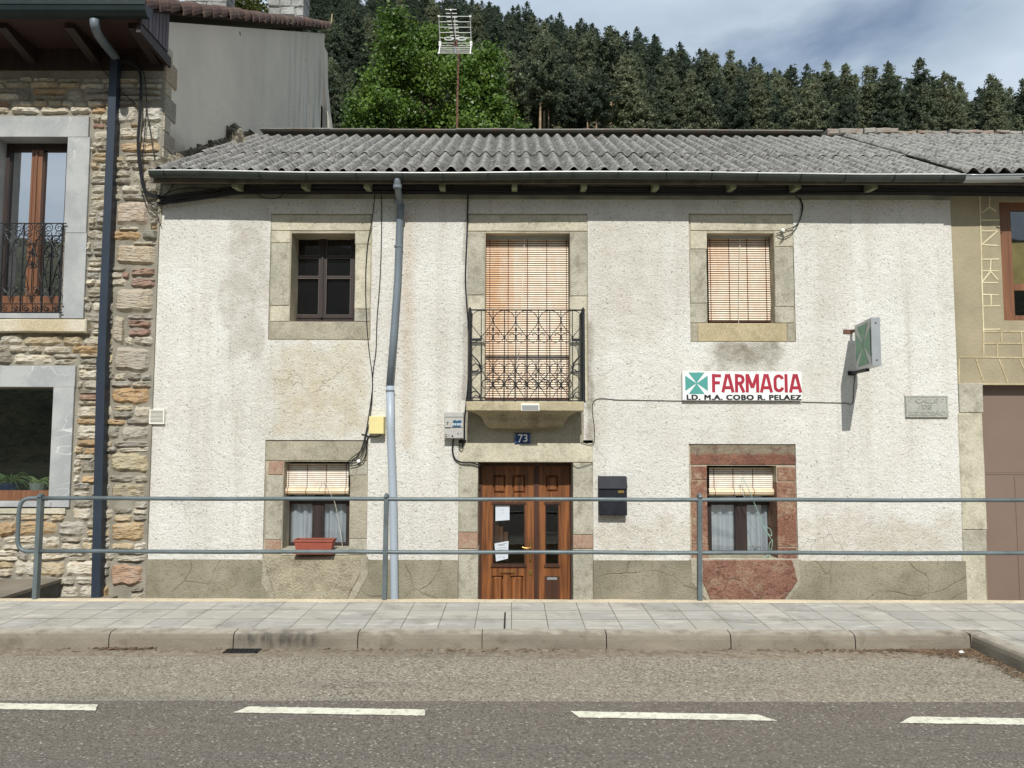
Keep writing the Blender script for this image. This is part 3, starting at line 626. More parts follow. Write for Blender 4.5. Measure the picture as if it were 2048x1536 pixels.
# upper right
backing((1379, 427, 1589, 684), (1415, 466, 1550, 645))
blocks([(1381, 429, 1588, 461, 'sand'), (1381, 461, 1415, 498, 'sand'), (1380, 498, 1415, 606, 'sandg'), (1379, 606, 1415, 646, 'sandg'), (1550, 461, 1588, 493, 'sand'), (1550, 493, 1589, 613, 'sandg'), (1550, 613, 1589, 646, 'sandg'), (1396, 646, 1575, 683, 'ochre')], L)
blocks([(1379, 647, 1396, 683, 'sandd'), (1575, 647, 1590, 683, 'sandd')], 'sill_stone')
# lower left
backing((528, 880, 735, 1119), (566, 924, 698, 1098))
blocks([(530, 882, 735, 922, 'sandd'), (536, 922, 566, 950, 'pinks'), (530, 950, 565, 1080, 'sandg'), (528, 1080, 561, 1108, 'pinks'), (698, 922, 735, 951, 'sandg'), (698, 951, 735, 1078, 'sandd'), (697, 1078, 735, 1110, 'sandg'), (562, 1098, 697, 1112, 'sandg')], L)
# lower right (red stone)
backing((1379, 888, 1594, 1122), (1416, 932, 1555, 1117))
blocks([(1381, 890, 1592, 930, 'pinkl'), (1383, 932, 1415, 960, 'pink'), (1383, 961, 1416, 1089, 'pink'), (1384, 1090, 1418, 1119, 'pink'), (1555, 934, 1592, 963, 'pink'), (1555, 964, 1594, 1094, 'pink'), (1556, 1095, 1595, 1122, 'pinkd'), (1418, 1116, 1556, 1124, 'slab')], L)
# door surround
x0, x1, z0, z1 = RX(932, 801, 1167, 896); MB().rough(x0+.002, x1-.002, .016, .2, z0, z1, .004, .1, .004).build('lintel_backing', M['sandd'], wh)
backing((916, 886, 1187, 1330), (955, 926, 1147, 1335), .026)
blocks([(917, 886, 1187, 925, 'sand'), (916, 926, 956, 1065, 'sandg'), (916, 1065, 956, 1098, 'pinks'), (916, 1098, 956, 1330, 'sandg'), (1146, 926, 1187, 1070, 'sandg'), (1146, 1070, 1187, 1098, 'pinks'), (1146, 1098, 1187, 1330, 'sandg')], L)
# ---- windows of the white house
def bars(m, x0, x1, z0, z1, y0, y1, w): m.box(x0, x0+w, y0, y1, z0, z1).box(x1-w, x1, y0, y1, z0, z1).box(x0+w, x1-w, y0+.001, y1-.001, z1-w, z1).box(x0+w, x1-w, y0+.001, y1-.001, z0, z0+w)
# upper left: dark brown casements with boarded panes
yw = .31
x0, x1, z0, z1 = RX(584, 470, 712, 642, yw); x0 -= .05; x1 += .02; z1 += .06; z0 -= .012
m = MB(); bars(m, x0, x1, z0, z1, yw, yw+.07, .045)
for k, (a, b_) in enumerate(((x0+.045, (x0+x1)/2-.004), ((x0+x1)/2+.004, x1-.045))):
    bars(m, a, b_, z0+.045, z1-.045, yw-.012, yw+.05, .04)
    hh = z1-z0-.17; zz = [z0+.085+hh*.48, z0+.085+hh*.74]
    for z in zz: m.box(a+.04, b_-.04, yw-.006, yw+.04, z-.013, z+.013)
m.box((x0+x1)/2-.012, (x0+x1)/2+.012, yw-.03, yw-.013, z0+.05, z1-.05)
win = m.build('window', M['darkwood'], wh)
t = MB()                                            # pale worn putty lines round each pane
for k, (a, b_) in enumerate(((x0+.085, (x0+x1)/2-.044), ((x0+x1)/2+.044, x1-.085))):
    zs_ = [z0+.085, zz[0]-.013, zz[0]+.013, zz[1]-.013, zz[1]+.013, z1-.085]
    for q in range(3): bars(t, a, b_, zs_[2*q], zs_[2*q+1], yw-.009, yw+.01, .0045)
t.build('putty_bead', plain('worn_putty', c(112, 102, 96), .8), win)
MB().box(x0+.06, x1-.06, yw+.035, yw+.045, z0+.06, z1-.06).build('shutter_board', M['shut'], win)
MB().box(x0+.085, x1-.085, yw+.018, yw+.022, z0+.085, z1-.085).build('pane', m_glass('dim_pane_glass', (.6, .62, .64, 1), .03), win)
# blinds
def slats(x0f, x1f, zt, zb, pitch, y, col, parent, name='blind', sag=0.0, hfac=.64, rb=random.Random(2)):
    m = MB(); z = zt; n = 0
    while z-pitch > zb:
        k = (zt-z)/(zt-zb); xa, xb = x0f(k), x1f(k); h = pitch*hfac; s = rb.uniform(-.001, .001)
        for q in range(6):
            u0, u1 = q/6, (q+1)/6; a, b_ = xa+(xb-xa)*u0, xa+(xb-xa)*u1; m.cc = col((u0+u1)/2, k, rb)
            sg = lambda u: -sag*math.sin(math.pi*u)
            m.hexa([(a, y, z-h+sg(u0)), (b_, y, z-h+sg(u1)), (b_, y+.006, z-h+sg(u1)), (a, y+.006, z-h+sg(u0))], [(a, y+s+.004, z+sg(u0)), (b_, y+s+.004, z+sg(u1)), (b_, y+.008, z+sg(u1)), (a, y+.008, z+sg(u0))])
        z -= pitch; n += 1
    return m.build(name, M['blind'], parent)
def mixc(a, b_, t): t = max(0, min(1, t)); return tuple(a[i]*(1-t)+b_[i]*t for i in range(4))
CR, OR_ = c(236, 224, 204), c(212, 166, 122)
def col_mid(u, k, rb):
    o = max(0, 1-abs(u-.08)/.42)*max(0, 1-abs(k-.35)/.75); return mixc(CR, OR_, min(1, o*1.1+.10+rb.uniform(0, .12)))
def col_ur(u, k, rb):
    o = max(0, 1-u/.6)*max(0, 1-k/.9); return mixc(CR, OR_, o*.75+.10+rb.uniform(0, .12))
def col_low(u, k, rb): return mixc(c(224, 219, 208), c(204, 196, 180), rb.uniform(0, .5))
def blind_window(rect, yb, col, pitch, strings, roll=None, skew=0., hd=.09):
    x0, x1, z0, z1 = RX(*rect, yb); z1 += .03
    fr = MB(); bars(fr, x0-.04, x1+.08, z0-.02, z1+.06, yb+.09, yb+.15, .07); fr.box((x0+x1)/2-.03, (x0+x1)/2+.03, yb+.085, yb+.14, z0, z1)
    wn = fr.build('window', M['darkwood'], wh)
    MB().box(x0+.02, x1-.02, yb+.12, yb+.124, z0+.02, z1-.02).build('pane', M['glass'], wn)
    MB().box(x0+.004, x1-.004, yb-.005, yb+.035, z1-hd, z1-.015).build('blind_headboard', M['greyp'] if not roll else M['shut'], wn)
    zb = roll if roll else z0+.004
    bl = slats(lambda k: x0+.006, lambda k: x1-.012+skew*k, z1-hd, zb, pitch, yb, col, wn)
    st = MB()
    for u in strings:
        xx = x0+(x1-x0)*u; st.box(xx-.0035, xx+.0035, yb-.006, yb-.001, zb, z1-hd)
    # gap lines: brown slat seams show as real gaps over a dark backing
    MB().box(x0+.006, x1-.016, yb+.012, yb+.016, zb+.004, z1-hd).build('blind_backing', plain('blind_shadow_side', c(84, 52, 38), .8), wn)
    each(st, 'blind_string', M['string'], wn)
    return wn, (x0, x1, z0, z1)
wn, rr = blind_window((971, 470, 1139, 802), .17, col_mid, .0272, (.05, .27, .50, .73, .965), hd=.085)
MB().tube(cat([(W(1049, 478, .15).x, .15, rr[3]-.06), (W(1044, 600, .14).x, .14, W(0, 600).z), (W(1040, 680, .14).x, .14, W(0, 680).z), (W(1032, 740, .15).x, .15, W(0, 740).z), (W(1030, 803, .15).x, .15, W(0, 800).z)]), .0035, 5).build('pull_cord', M['cord'], wn)
darkroom(wh, rr)
wn, rr = blind_window((1416, 470, 1541, 645), .17, col_ur, .0272, (.04, .34, .63, .93), skew=.018, hd=.075)
MB().tube(cat([(W(1480, 480, .15).x, .15, rr[3]-.05), (W(1478, 560, .15).x, .15, W(0, 560).z), (W(1477, 644, .15).x, .15, W(0, 643).z)]), .0035, 5).build('pull_cord', M['cord'], wn)
darkroom(wh, RX(1416, 470, 1550, 645, .1))
def curtain(x0, x1, z0, z1, y, folds, amp=.02, seed=0):
    def f(u, v):
        x = x0+(x1-x0)*u; return (x, y+amp*math.sin(u*folds*6.28+seed+.5*math.sin(u*9+seed))*(.5+.5*(1-v)) + .008*noise.noise(Vector((u*12, v*2, seed))), z0+(z1-z0)*v)
    return MB().grid(f, 70, 6)
def low_window(rect, px_mull, roll_px, blind_l, seed, pl=0):
    yb = .21
    x0, x1, z0, z1 = RX(*rect, yb)
    zt = z1+.05
    fr = MB(); bars(fr, x0-.05, x1+.05, z0-.015, zt, yb+.08, yb+.14, .075)
    xm = W(px_mull, 1040, yb+.08).x; fr.box(xm-.042, xm+.042, yb+.065, yb+.135, z0+.05, zt-.05)
    zr = W(640, 1001, yb).z; fr.box(x0, x1, yb+.075, yb+.13, zr-.028, zr+.022)
    bars(fr, x0+.02, xm-.04, z0+.045, zr-.02, yb+.072, yb+.12, .028); bars(fr, xm+.04, x1-.02, z0+.045, zr-.02, yb+.072, yb+.12, .028)
    wn = fr.build('window', M['darkwood'], wh)
    MB().box(x0+.02, x1-.02, yb+.10, yb+.104, z0+.02, zt-.06).build('pane', M['glass'], wn)
    for a, b_, s in ((x0+.03, xm-.02, 1.+seed), (xm+.02, x1-.03, 4.+seed)): curtain(a, b_, z0+.03, zt-.08, yb+.165, 3, .025, s).build('curtain', M['curtain'], wn, smooth=True)
    ybl = .15; a0, a1, q0, q1 = RX(rect[0]-1, rect[1]+2, rect[2]+1, roll_px, ybl)
    bl = slats(lambda k: a0+.01, lambda k: a1-.012, q1+.01, q0+.03, .0235, ybl, col_low, wn, hfac=.78)
    rl_ = MB()
    for k in range(9):                                # rolled part: slats around a cylinder
        an = 2*math.pi*k/9; cy, cz = ybl-.012, q0+.012; r_ = .042
        p = [(cy+r_*math.cos(an+d), cz+r_*math.sin(an+d)) for d in (-.29, .29)]; rl_.cc = mixc(c(240, 222, 190), c(214, 186, 148), .3*(k % 3))
        rl_.face([(a0-.006, p[0][0], p[0][1]), (a1+.0, p[0][0], p[0][1]), (a1+.0, p[1][0], p[1][1]), (a0-.006, p[1][0], p[1][1])])
    for xx in (a0-.006, a1): rl_.cc = c(200, 170, 130); rl_.face([(xx, ybl-.012+.04*math.cos(k*.7), q0+.012+.04*math.sin(k*.7)) for k in range(9)])
    rl_.build('rolled_blind', M['blind'], wn)
    st = MB()
    for u in (.08, .36, .65, .95):
        xx = a0+(a1-a0)*u; st.box(xx-.003, xx+.003, ybl-.005, ybl-.001, q0+.05, q1)
        st.tube([(xx, ybl-.012+.045*math.cos(t_), q0+.012+.045*math.sin(t_)) for t_ in [1.8+k*.35 for k in range(10)]], .003, 4)
    each(st, 'blind_string', M['string'], wn)
    darkroom(wh, (x0, x1, z0, zt), .36)
    return wn
w1 = low_window((568, 927, 698, 1099), 636, 984, 0, 0)
w2 = low_window((1418, 935, 1552, 1116), 1482, 986, 0, 2.2)
MB().tube(pxpath([(640, 950, .05), (637, 965, .045), (636, 976, .04)], .05), .003, 4).tube(pxpath([(645, 950, .05), (660, 985, .0), (672, 1015, .05), (688, 1110, .08)], .05), .003, 4).build('pull_cord', M['cord'], w1)
gcd = plain('pale_green_cord', c(150, 186, 170), .7)
MB().tube(pxpath([(1483, 955, .05), (1486, 985, .03), (1490, 1000, .03)], .05), .003, 4).tube(pxpath([(1485, 955, .05), (1500, 985, -.01), (1520, 1035, .04), (1530, 1060, .05), (1543, 1072, .05), (1540, 1058, .05), (1528, 1055, .06), (1540, 1075, .05), (1545, 1085, .05), (1540, 1105, .05), (1525, 1118, .03), (1508, 1117, .03)], .05), .0042, 4).tube(pxpath([(1546, 1080, .04), (1538, 1090, .05), (1540, 1118, .04)], .04), .004, 4).build('pull_cord', gcd, w2)
# ---- door
yd = .33; x0, x1, z0, z1 = RX(955, 926, 1147, 1200, yd); x0 -= .02; x1 += .03; z1 += .04; z0 = -.595
Xd = lambda px: W(px, 1060, yd).x
Zd = lambda py: W(1050, py, yd).z
dr = MB(); dr.box(x0, Xd(964), yd, yd+.08, z0, z1).box(Xd(1139), x1, yd, yd+.08, z0, z1).box(Xd(964), Xd(1139), yd, yd+.08, Zd(932), z1)
door = dr.build('door', M['doord'], wh)
def leaf(xa, xb, cuts, name, hs=.012):
    """cuts: glass (xl,xr,zt,zb) ; panels list"""
    m = MB(); g, pans = cuts; y0 = yd+.012; y1 = yd+.05
    m = wall(xa, xb, z0+.01, Zd(932), [g]+pans, y0, .045)
    lf = m.build(name, M['door'], door); Q = []
    for a, b_, c_, d in pans:                                      # raised panels with bevels
        q = MB(); Q.append(q); q.face([(a, y0+.03, c_), (b_, y0+.03, c_), (b_, y0+.03, d), (a, y0+.03, d)])
        i = .03; f = [(a+i, c_+i), (b_-i, c_+i), (b_-i, d-i), (a+i, d-i)]; o = [(a+.008, c_+.008), (b_-.008, c_+.008), (b_-.008, d-.008), (a+.008, d-.008)]
        q.face([(x, y0+.004, z) for x, z in f])
        for k in range(4):
            j = (k+1) % 4; q.face([(o[k][0], y0+.028, o[k][1]), (o[j][0], y0+.028, o[j][1]), (f[j][0], y0+.004, f[j][1]), (f[k][0], y0+.004, f[k][1])])
    return lf, Q
def hole(a, b_, c_, d): return (Xd(a), Xd(c_), Zd(d), Zd(b_))
gl = hole(985, 1008, 1050, 1130); gr = hole(1090, 1008, 1118, 1130)
lf, q = leaf(Xd(964), Xd(1072), (gl, [hole(985, 950, 1011, 987), hole(1024, 950, 1051, 987), hole(984, 1152, 1007, 1290), hole(1021, 1152, 1047, 1290)]), 'door_leaf')
[o_.build('door_panel', M['door'], door) for o_ in q]
lf, q = leaf(Xd(1075), Xd(1139), (gr, [hole(1091, 950, 1117, 984)]), 'door_leaf'); [o_.build('door_panel', M['door'], door) for o_ in q]
MB().rough(*[Xd(1089), Xd(1119)], yd+.008, yd+.02, Zd(1290), Zd(1152), .0, .2, .004).build('door_panel', M['doord'], door)
mm = MB(); bars(mm, *gl, yd+.004, yd+.03, .012); bars(mm, *gr, yd+.004, yd+.03, .012)
mm.box(Xd(982), Xd(1053), yd-.008, yd+.012, Zd(1134), Zd(1130)).box(Xd(1088), Xd(1120), yd-.008, yd+.012, Zd(1134), Zd(1130)).box(Xd(983), Xd(1053), yd-.004, yd+.012, Zd(1008), Zd(1004)).box(Xd(1088), Xd(1120), yd-.004, yd+.012, Zd(1008), Zd(1004))
mm.box(Xd(1068), Xd(1078), yd-.004, yd+.014, z0+.01, Zd(934)).build('door_moulding', M['doord'], door)
MB().box(gl[0], gl[1], yd+.036, yd+.040, gl[2], gl[3]).box(gr[0], gr[1], yd+.036, yd+.040, gr[2], gr[3]).build('door_glass', m_glass('door_glass', (.75, .78, .78, 1), .03), door)
for a_, b_ in ((989, 997), (998.5, 1006), (1007.5, 1016)): MB().box(Xd(a_), Xd(b_), yd+.10, yd+.125, Zd(1125), Zd(1044+(a_-989)*1.2)).build('inner_door_board', M['door'], door)
darkroom(wh, (x0, x1, z0, z1), .30, 1.4)
hd = MB(); hx, hz = Xd(1061), Zd(1091)
for a_, b_ in ((1082, 1098), (1106, 1122)): hd.tube([(hx, yd+.004, Zd(b_)), (hx, yd+.004, Zd(a_))], .011, 8)
hd.tube([(hx, yd-.002, Zd(1095)), (hx, yd-.045, Zd(1095)), (hx-.03, yd-.05, Zd(1095)), (hx-.07, yd-.05, Zd(1094)-.004), (hx-.10, yd-.048, Zd(1093))], .0075, 6)
hd.tube([(Xd(1005), yd+.01, Zd(1139)), (Xd(1005), yd-.03, Zd(1141)), (Xd(1005), yd-.02, Zd(1150))], .007, 6).tube([(Xd(1027), yd+.01, Zd(1139)), (Xd(1027), yd-.03, Zd(1141)), (Xd(1027), yd-.02, Zd(1150))], .007, 6).tube([(Xd(1001), yd-.028, Zd(1142)), (Xd(1030), yd-.028, Zd(1142))], .006, 6)
hd.build('door_handle', M['brass'], door)
MB().rough(Xd(1057), Xd(1065), yd+.004, yd+.02, Zd(1150), Zd(1141), 0, .2, .003).build('door_lock', M['brass'], door)
MB().rough(Xd(1094), Xd(1114), yd+.0, yd+.012, Zd(1160), Zd(1155), 0, .2, .003).build('letter_slot', M['alu'], door)
# notices behind the glass
def sheet(name, label, poly, y, lines):
    t_ = thing(name, label, 'paper notice', W(poly[0][0], poly[0][1], y))
    MB().prism(P2(poly, y), y, y+.0015).build('sheet', M['paper'], t_)
    m = MB()
    (ax, ay), (bx, by), (cx_, cy_), (dx, dy) = poly
    for (v, u0, u1, h) in lines:
        p = lambda u, v: (ax+(bx-ax)*u+(dx-ax)*v, ay+(by-ay)*u+(dy-ay)*v)
        a = p(u0, v); b_ = p(u1, v); c_ = p(u1, v+h); d = p(u0, v+h); m.prism(P2([a, b_, c_, d], y-.001), y-.001, y-.0004)
    m.build('print', M['ink'], t_); return t_
ya = yd+.033
sheet('paper_notice', 'tilted printed white notice taped low inside the door glass', [(989, 1087), (1017, 1082), (1016, 1117), (992, 1123)], ya, [(.10, .2, .85, .03), (.17, .3, .7, .02), (.3, .15, .8, .015), (.4, .15, .85, .015), (.5, .15, .8, .015), (.6, .15, .6, .015), (.78, .2, .35, .02), (.82, .5, .65, .03)])
sheet('paper_notice', 'plain white notice in the upper left of the door glass', [(991, 1010), (1019, 1010), (1019, 1040), (991, 1042)], ya, [(.3, .4, .6, .02), (.5, .5, .6, .02)])
# ---- roof of the white house and of the neighbour
EY, RY = -.36, 3.0
def ez(x): return 4.735+.0*x - (.0 if x > 0 else 0)
AMP = .034
def roof_sheet(m, xa, xb, ya_, yb_, lift, sub=10, hz=None):
    pitch = .177; n = max(4, int((xb-xa)/pitch*10)); zf = hz or (lambda x, y: 4.755+(y-EY)*(6.515-4.755)/(RY-EY) + .022*math.sin(x*.9+1)*(1-(y-EY)/(RY-EY)*.6)+(-.006*x)*(1-(y-EY)/(RY-EY)))
    f = lambda x, y: zf(x, y)+AMP*math.cos(2*math.pi*x/pitch)+lift
    i0 = len(m.v)
    for i in range(n+1):
        x = xa+(xb-xa)*i/n
        for j in range(sub+1):
            y = ya_+(yb_-ya_)*j/sub; yy = y+(.012*noise.noise(Vector((x*.8, y, 0))) if j == 0 else 0); m.v.append((x, yy, f(x, y)+.004*noise.noise(Vector((x*2, y*2, lift*50)))))
    for i in range(n):
        for j in range(sub):
            k = i0+i*(sub+1)+j; m.f.append((k, k+sub+1, k+sub+2, k+1)); m.c.append(None)
    for side in (0, sub):                                        # lip = sheet thickness
        i1 = len(m.v)
        for i in range(n+1):
            v = m.v[i0+i*(sub+1)+side]; m.v.append((v[0], v[1]+.001, v[2]-.008))
        for i in range(n): m.f.append((i1+i, i1+i+1, i0+(i+1)*(sub+1)+side, i0+i*(sub+1)+side)); m.c.append(None)
    i2 = len(m.v)                                                # underside near the eave
    for i in range(n+1):
        x = xa+(xb-xa)*i/n
        for j in range(3): m.v.append((x, ya_+.002+j*.2, f(x, ya_+j*.2)-.008))
    for i in range(n):
        for j in range(2): k = i2+i*3+j; m.f.append((k, k+1, k+4, k+3)); m.c.append(None)
    for xx, ii in ((xa, 0), (xb, n)):
        for j in range(sub):
            p, q2 = m.v[i0+ii*(sub+1)+j], m.v[i0+ii*(sub+1)+j+1]; m.face([p, q2, (q2[0], q2[1], q2[2]-.008), (p[0], p[1], p[2]-.008)])
rf = MB(); XJ = 5.20; rs = random.Random(4)
x = XC+.01; k = 0
while x < XJ-.05:
    xe = min(XJ, x+.177*5); l = .0045*(k % 2)
    roof_sheet(rf, x, xe+.05, EY+rs.uniform(-.012, .012), .98, l, 8); roof_sheet(rf, x, xe+.05, .86+rs.uniform(-.02, .02), 2.92, .024+l, 10)
    x = xe; k += 1
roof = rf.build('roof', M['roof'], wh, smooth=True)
ZR = 6.515
bt = MB(); q_ = .177
for yy in (-.22, .72, 1.05, 2.7):
    for i_b in range(-22, 29, 3):
        xb_ = i_b*q_; zb_ = 4.755+(yy-EY)*(6.515-4.755)/(RY-EY)+.022*math.sin(xb_*.9+1)*(1-(yy-EY)/(RY-EY)*.6)-.006*xb_*(1-(yy-EY)/(RY-EY))+AMP+(.024 if yy > .86 else 0)
        bt.tube([(xb_, yy, zb_-.004), (xb_, yy, zb_+.012)], [.016, .009], 6)
each(bt, 'roof_bolt', M['soffit'], roof)
MB().box(XC, XE, 3.0, 3.06, 5.0, ZR-.02).build('ridge_board', M['soffit'], wh)
rc = MB()
x = XC+.2
while x < XJ-.3:
    w = rs.uniform(.9, 1.2); xe = min(x+w, XJ-.3); dz = rs.uniform(-.006, .006); sl_ = rs.uniform(-.006, .006)
    rc.hexa([(x, 2.80, ZR+.035+dz), (xe, 2.80, ZR+.035+dz+sl_), (xe, 3.1, ZR+.045+dz), (x, 3.1, ZR+.045+dz)], [(x, 2.80, ZR+.05+dz), (xe, 2.80, ZR+.05+dz+sl_), (xe, 3.1, ZR+.06+dz), (x, 3.1, ZR+.06+dz)]); x = xe+.003
rc.build('ridge_cap', M['ridge'], roof)
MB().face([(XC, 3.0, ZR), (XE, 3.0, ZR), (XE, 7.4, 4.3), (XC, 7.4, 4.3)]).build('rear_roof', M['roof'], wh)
MB().box(XC+.02, XE, 7.2, 7.3, -.7, 4.3).build('rear_wall', M['mortar'], wh)
# eaves: soffit board, rafters ends, gutter
so = MB().box(XC+.02, XE+4.5, -.30, .0, 4.700, 4.712).box(XC+.02, XE+4.5, -.325, -.30, 4.615, 4.735)
so.build('soffit', M['soffit'], wh)
rfm = None
for px in (475, 612, 736, 885, 1029, 1167, 1310, 1462, 1590, 1742):
    xx = W(px, 362, -.2).x; MB().hexa([(xx-.032, -.298, 4.575), (xx+.032, -.298, 4.575), (xx+.032, .0, 4.60), (xx-.032, .0, 4.60)], [(xx-.032, -.298, 4.698), (xx+.032, -.298, 4.698), (xx+.032, .0, 4.698), (xx-.032, .0, 4.698)]).build('rafter', M['rafter'], wh)
MB().box(XC+.02, XE, -.012, -.002, 4.53, 4.70).build('fascia_board', plain('damp_plaster_band', c(150, 148, 132), .9, var=.35, sc=3), wh)
rim_ = []
def gutter(m, xa, xb, yc, zc, r, zl=0.):
    n = 40
    for i in range(n):
        xs_ = [xa+(xb-xa)*k/n for k in (i, i+1)]
        zz_ = [zc+zl*(x-xa)+.012*math.sin(x*1.1)+.006*noise.noise(Vector((x, 3, 0))) for x in xs_]
        for a in range(8):
            p = []
            for s_, (x, z) in enumerate(zip(xs_, zz_)):
                for an in (math.pi+math.pi*a/8, math.pi+math.pi*(a+1)/8): p.append((x, yc+r*math.cos(an), z+r*math.sin(an)))
            m.face([p[0], p[2], p[3], p[1]])
            q = []
            for s_, (x, z) in enumerate(zip(xs_, zz_)):
                for an in (math.pi+math.pi*a/8, math.pi+math.pi*(a+1)/8): q.append((x, yc+(r-.004)*math.cos(an), z+(r-.004)*math.sin(an)))
            m.face([q[1], q[3], q[2], q[0]])
    f = lambda x: zc+zl*(x-xa)+.012*math.sin(x*1.1)+.006*noise.noise(Vector((x, 3, 0)))
    rim_.append(MB()); rim_[-1].tube([(xa+(xb-xa)*k/40, yc-r-.002, f(xa+(xb-xa)*k/40)+.002) for k in range(41)], .009, 8)
    for x in (xa, xb): m.face([(x, yc+r*math.cos(math.pi+math.pi*k/8), f(x)+r*math.sin(math.pi+math.pi*k/8)) for k in range(9)])
    return f
gm = MB(); gxa, gxb = W(297, 345, -.45).x, W(1930, 350, -.45).x; gf = gutter(gm, gxa, gxb, -.40, 4.70, .062, -.001)
gutt = gm.build('gutter', plain('shaded_zinc', c(60, 66, 62), .5, .3, .25, 7), wh, smooth=True); rim_[-1].build('gutter_rim', plain('zinc_rim_highlight', c(214, 216, 212), .4, .2, .08), gutt, smooth=True)  # rim highlight and shaded underside put into the two zinc colours
sm = MB()
for px in (327, 518, 612, 712, 805, 886, 976, 1061, 1146, 1237, 1333, 1424, 1515, 1603, 1692, 1790, 1888):
    x = W(px, 345, -.46).x; z = gf(x); sm.tube([(x, -.40+.067*math.cos(a), z+.067*math.sin(a)) for a in [math.pi*.93+k*math.pi/8 for k in range(7)]]+[], .006, 5)
each(sm, 'gutter_strap', M['zincd'], gutt)
# downpipe
dp = MB(); Pp = lambda px, py, Y: W(px, py, Y)
dp.tube(cat([Pp(795, 357, -.40), Pp(795, 372, -.37), Pp(797, 388, -.24), Pp(799, 402, -.12), Pp(801, 420, -.07)], 5), .040, 12)
dp.tube([Pp(802, 408, -.09), Pp(800, 430, -.06), Pp(795, 560, -.06), Pp(788, 660, -.06), Pp(779, 775, -.06)], .042, 12)
dpo = dp.build('downpipe', M['pvc2'], wh, smooth=True)
d2 = MB().tube([Pp(780, 772, -.062), Pp(781, 860, -.06), Pp(786, 1000, -.06), Pp(789, 1200, -.06), Pp(790, 1330, -.06)], .046, 12).build('lower_pipe', M['pvc'], dpo, smooth=True)
cl = MB()
for px, py in ((797, 493), (780, 782)):
    p = Pp(px, py, -.06); cl.tube([p-Vector((0, 0, .012)), p+Vector((0, 0, .012))], .05, 12).box(p.x-.012, p.x+.012, -.03, .005, p.z-.01, p.z+.01)
p = Pp(797, 403, -.13); cl.tube([p-Vector((0, -.01, .02)), p+Vector((0, -.01, .02))], .052, 12); p = Pp(795, 373, -.37); cl.tube([p-Vector((0, 0, .02)), p+Vector((0, 0, .02))], .05, 12)
cl.build('pipe_clamp', M['pvc2'], dpo)
# ---- balcony slab (part of the house) and its railing
BF = -.40
x0, x1, z0, z1 = RX(932, 803, 1168, 822, BF); 
prof = [(0, z1), (0, z0), (.02, z0)]
sb = MB(); sb.rough(x0, x1, BF, .03, z0, z1, .003, .12, .008)
zc0 = W(1050, 837, -.30).z; zc1 = W(1050, 857, -.12).z
def frustum(m, xa, xb, ya_, za, xc, xd, yc, zc):   # top outline (xa..xb at ya) to lower outline
    m.hexa([(xc, yc, zc), (xd, yc, zc), (xd, .03, zc), (xc, .03, zc)], [(xa, ya_, za), (xb, ya_, za), (xb, .03, za), (xa, .03, za)])
w_ = x1-x0; n = 7
for k in range(n):
    t0, t1 = k/n, (k+1)/n; cv = lambda t: 1-math.sqrt(max(0, 1-t*t)) if False else math.sin(t*math.pi/2)
    ins = lambda t: .05+.12*cv(t); yy = lambda t: BF+.03+.14*cv(t); zz2 = lambda t: z0-(z0-zc0)*t
    frustum(sb, x0+ins(t0), x1-ins(t0), yy(t0), zz2(t0), x0+ins(t1), x1-ins(t1), yy(t1), zz2(t1))
for k in range(n):
    t0, t1 = k/n, (k+1)/n; cv = lambda t: 1-math.cos(t*math.pi/2)
    ins = lambda t: .185+.11*cv(t); yy = lambda t: BF+.185+.16*cv(t); zz2 = lambda t: zc0-(zc0-zc1)*math.sin(t*math.pi/2)
    frustum(sb, x0+ins(t0), x1-ins(t0), yy(t0), zz2(t0), x0+ins(t1), x1-ins(t1), yy(t1), zz2(t1))
sb.build('balcony_slab', M['balc'], wh)
bal = thing('balcony_railing', 'black wrought iron balcony railing with scrolls in front of the tall blind', 'balcony railing', ((x0+x1)/2, BF, z1))
BX = lambda q: W(925+q/7.314, 700, BF+.02).x
BZ = lambda q: W(1050, 600+q/7.314, BF+.02).z
by = BF+.03; xl, xr = BX(105), BX(1768)
m = MB()
for xx in (xl, xr):
    m.tube([(xx, by, BZ(1500)), (xx, by, BZ(1440)), (xx, by, BZ(130)), (xx, by, BZ(105))], [.024, .021, .019, .006], 8)
    for q in range(18): zz_ = BZ(180)+(BZ(1430)-BZ(180))*q/17; m.tube([(xx-.016, by-.012, zz_), (xx+.016, by-.014, zz_-.025)], .006, 4)
    m.build('post', M['iron'], bal); m = MB()
m = MB(); m.box(xl, xr, by-.02, by+.02, BZ(152), BZ(138)).box(xl, xr, by-.012, by+.012, BZ(1440), BZ(1425)).box(xl, xr, by-.01, by+.01, BZ(1475), BZ(1462))
for xx in (xl, xr): m.box(xx-.012, xx+.012, by, .02, BZ(152), BZ(138)).box(xx-.01, xx+.01, by, .02, BZ(1440), BZ(1425))
each(m, 'rail', M['iron'], bal)
m = MB(); nv = 9; xv = [BX(q) for q in (272, 445, 612, 780, 942, 1112, 1278, 1442, 1610)]
for xx in xv: m.tube([(xx, by, BZ(1480)), (xx, by, BZ(145))], .0052, 5)
for xx in (xl, xr):
    for yy in (-.27, -.15, -.04): m.tube([(xx, yy, BZ(1480)), (xx, yy, BZ(145))], .005, 5)
each(m, 'baluster', M['iron'], bal)
m = MB(); T = .0042
def scr(cx, cz, r, a0, turns, sgn=1, rt_=.006, shrink=.75, flip=1):
    pts = []
    n_ = int(14*abs(turns))+3
    for k in range(n_):
        t_ = k/(n_-1); a = a0+sgn*turns*2*math.pi*t_; rr_ = r*(1-shrink*t_); pts.append((cx+rr_*math.cos(a), by, cz+rr_*math.sin(a)*flip))
    m.tube(pts, rt_*.8, 5)
px_ = lambda q: BX(q); pz_ = lambda q: BZ(q)
mains = [272, 612, 942, 1278, 1610]; subs = [445, 780, 1112, 1442]
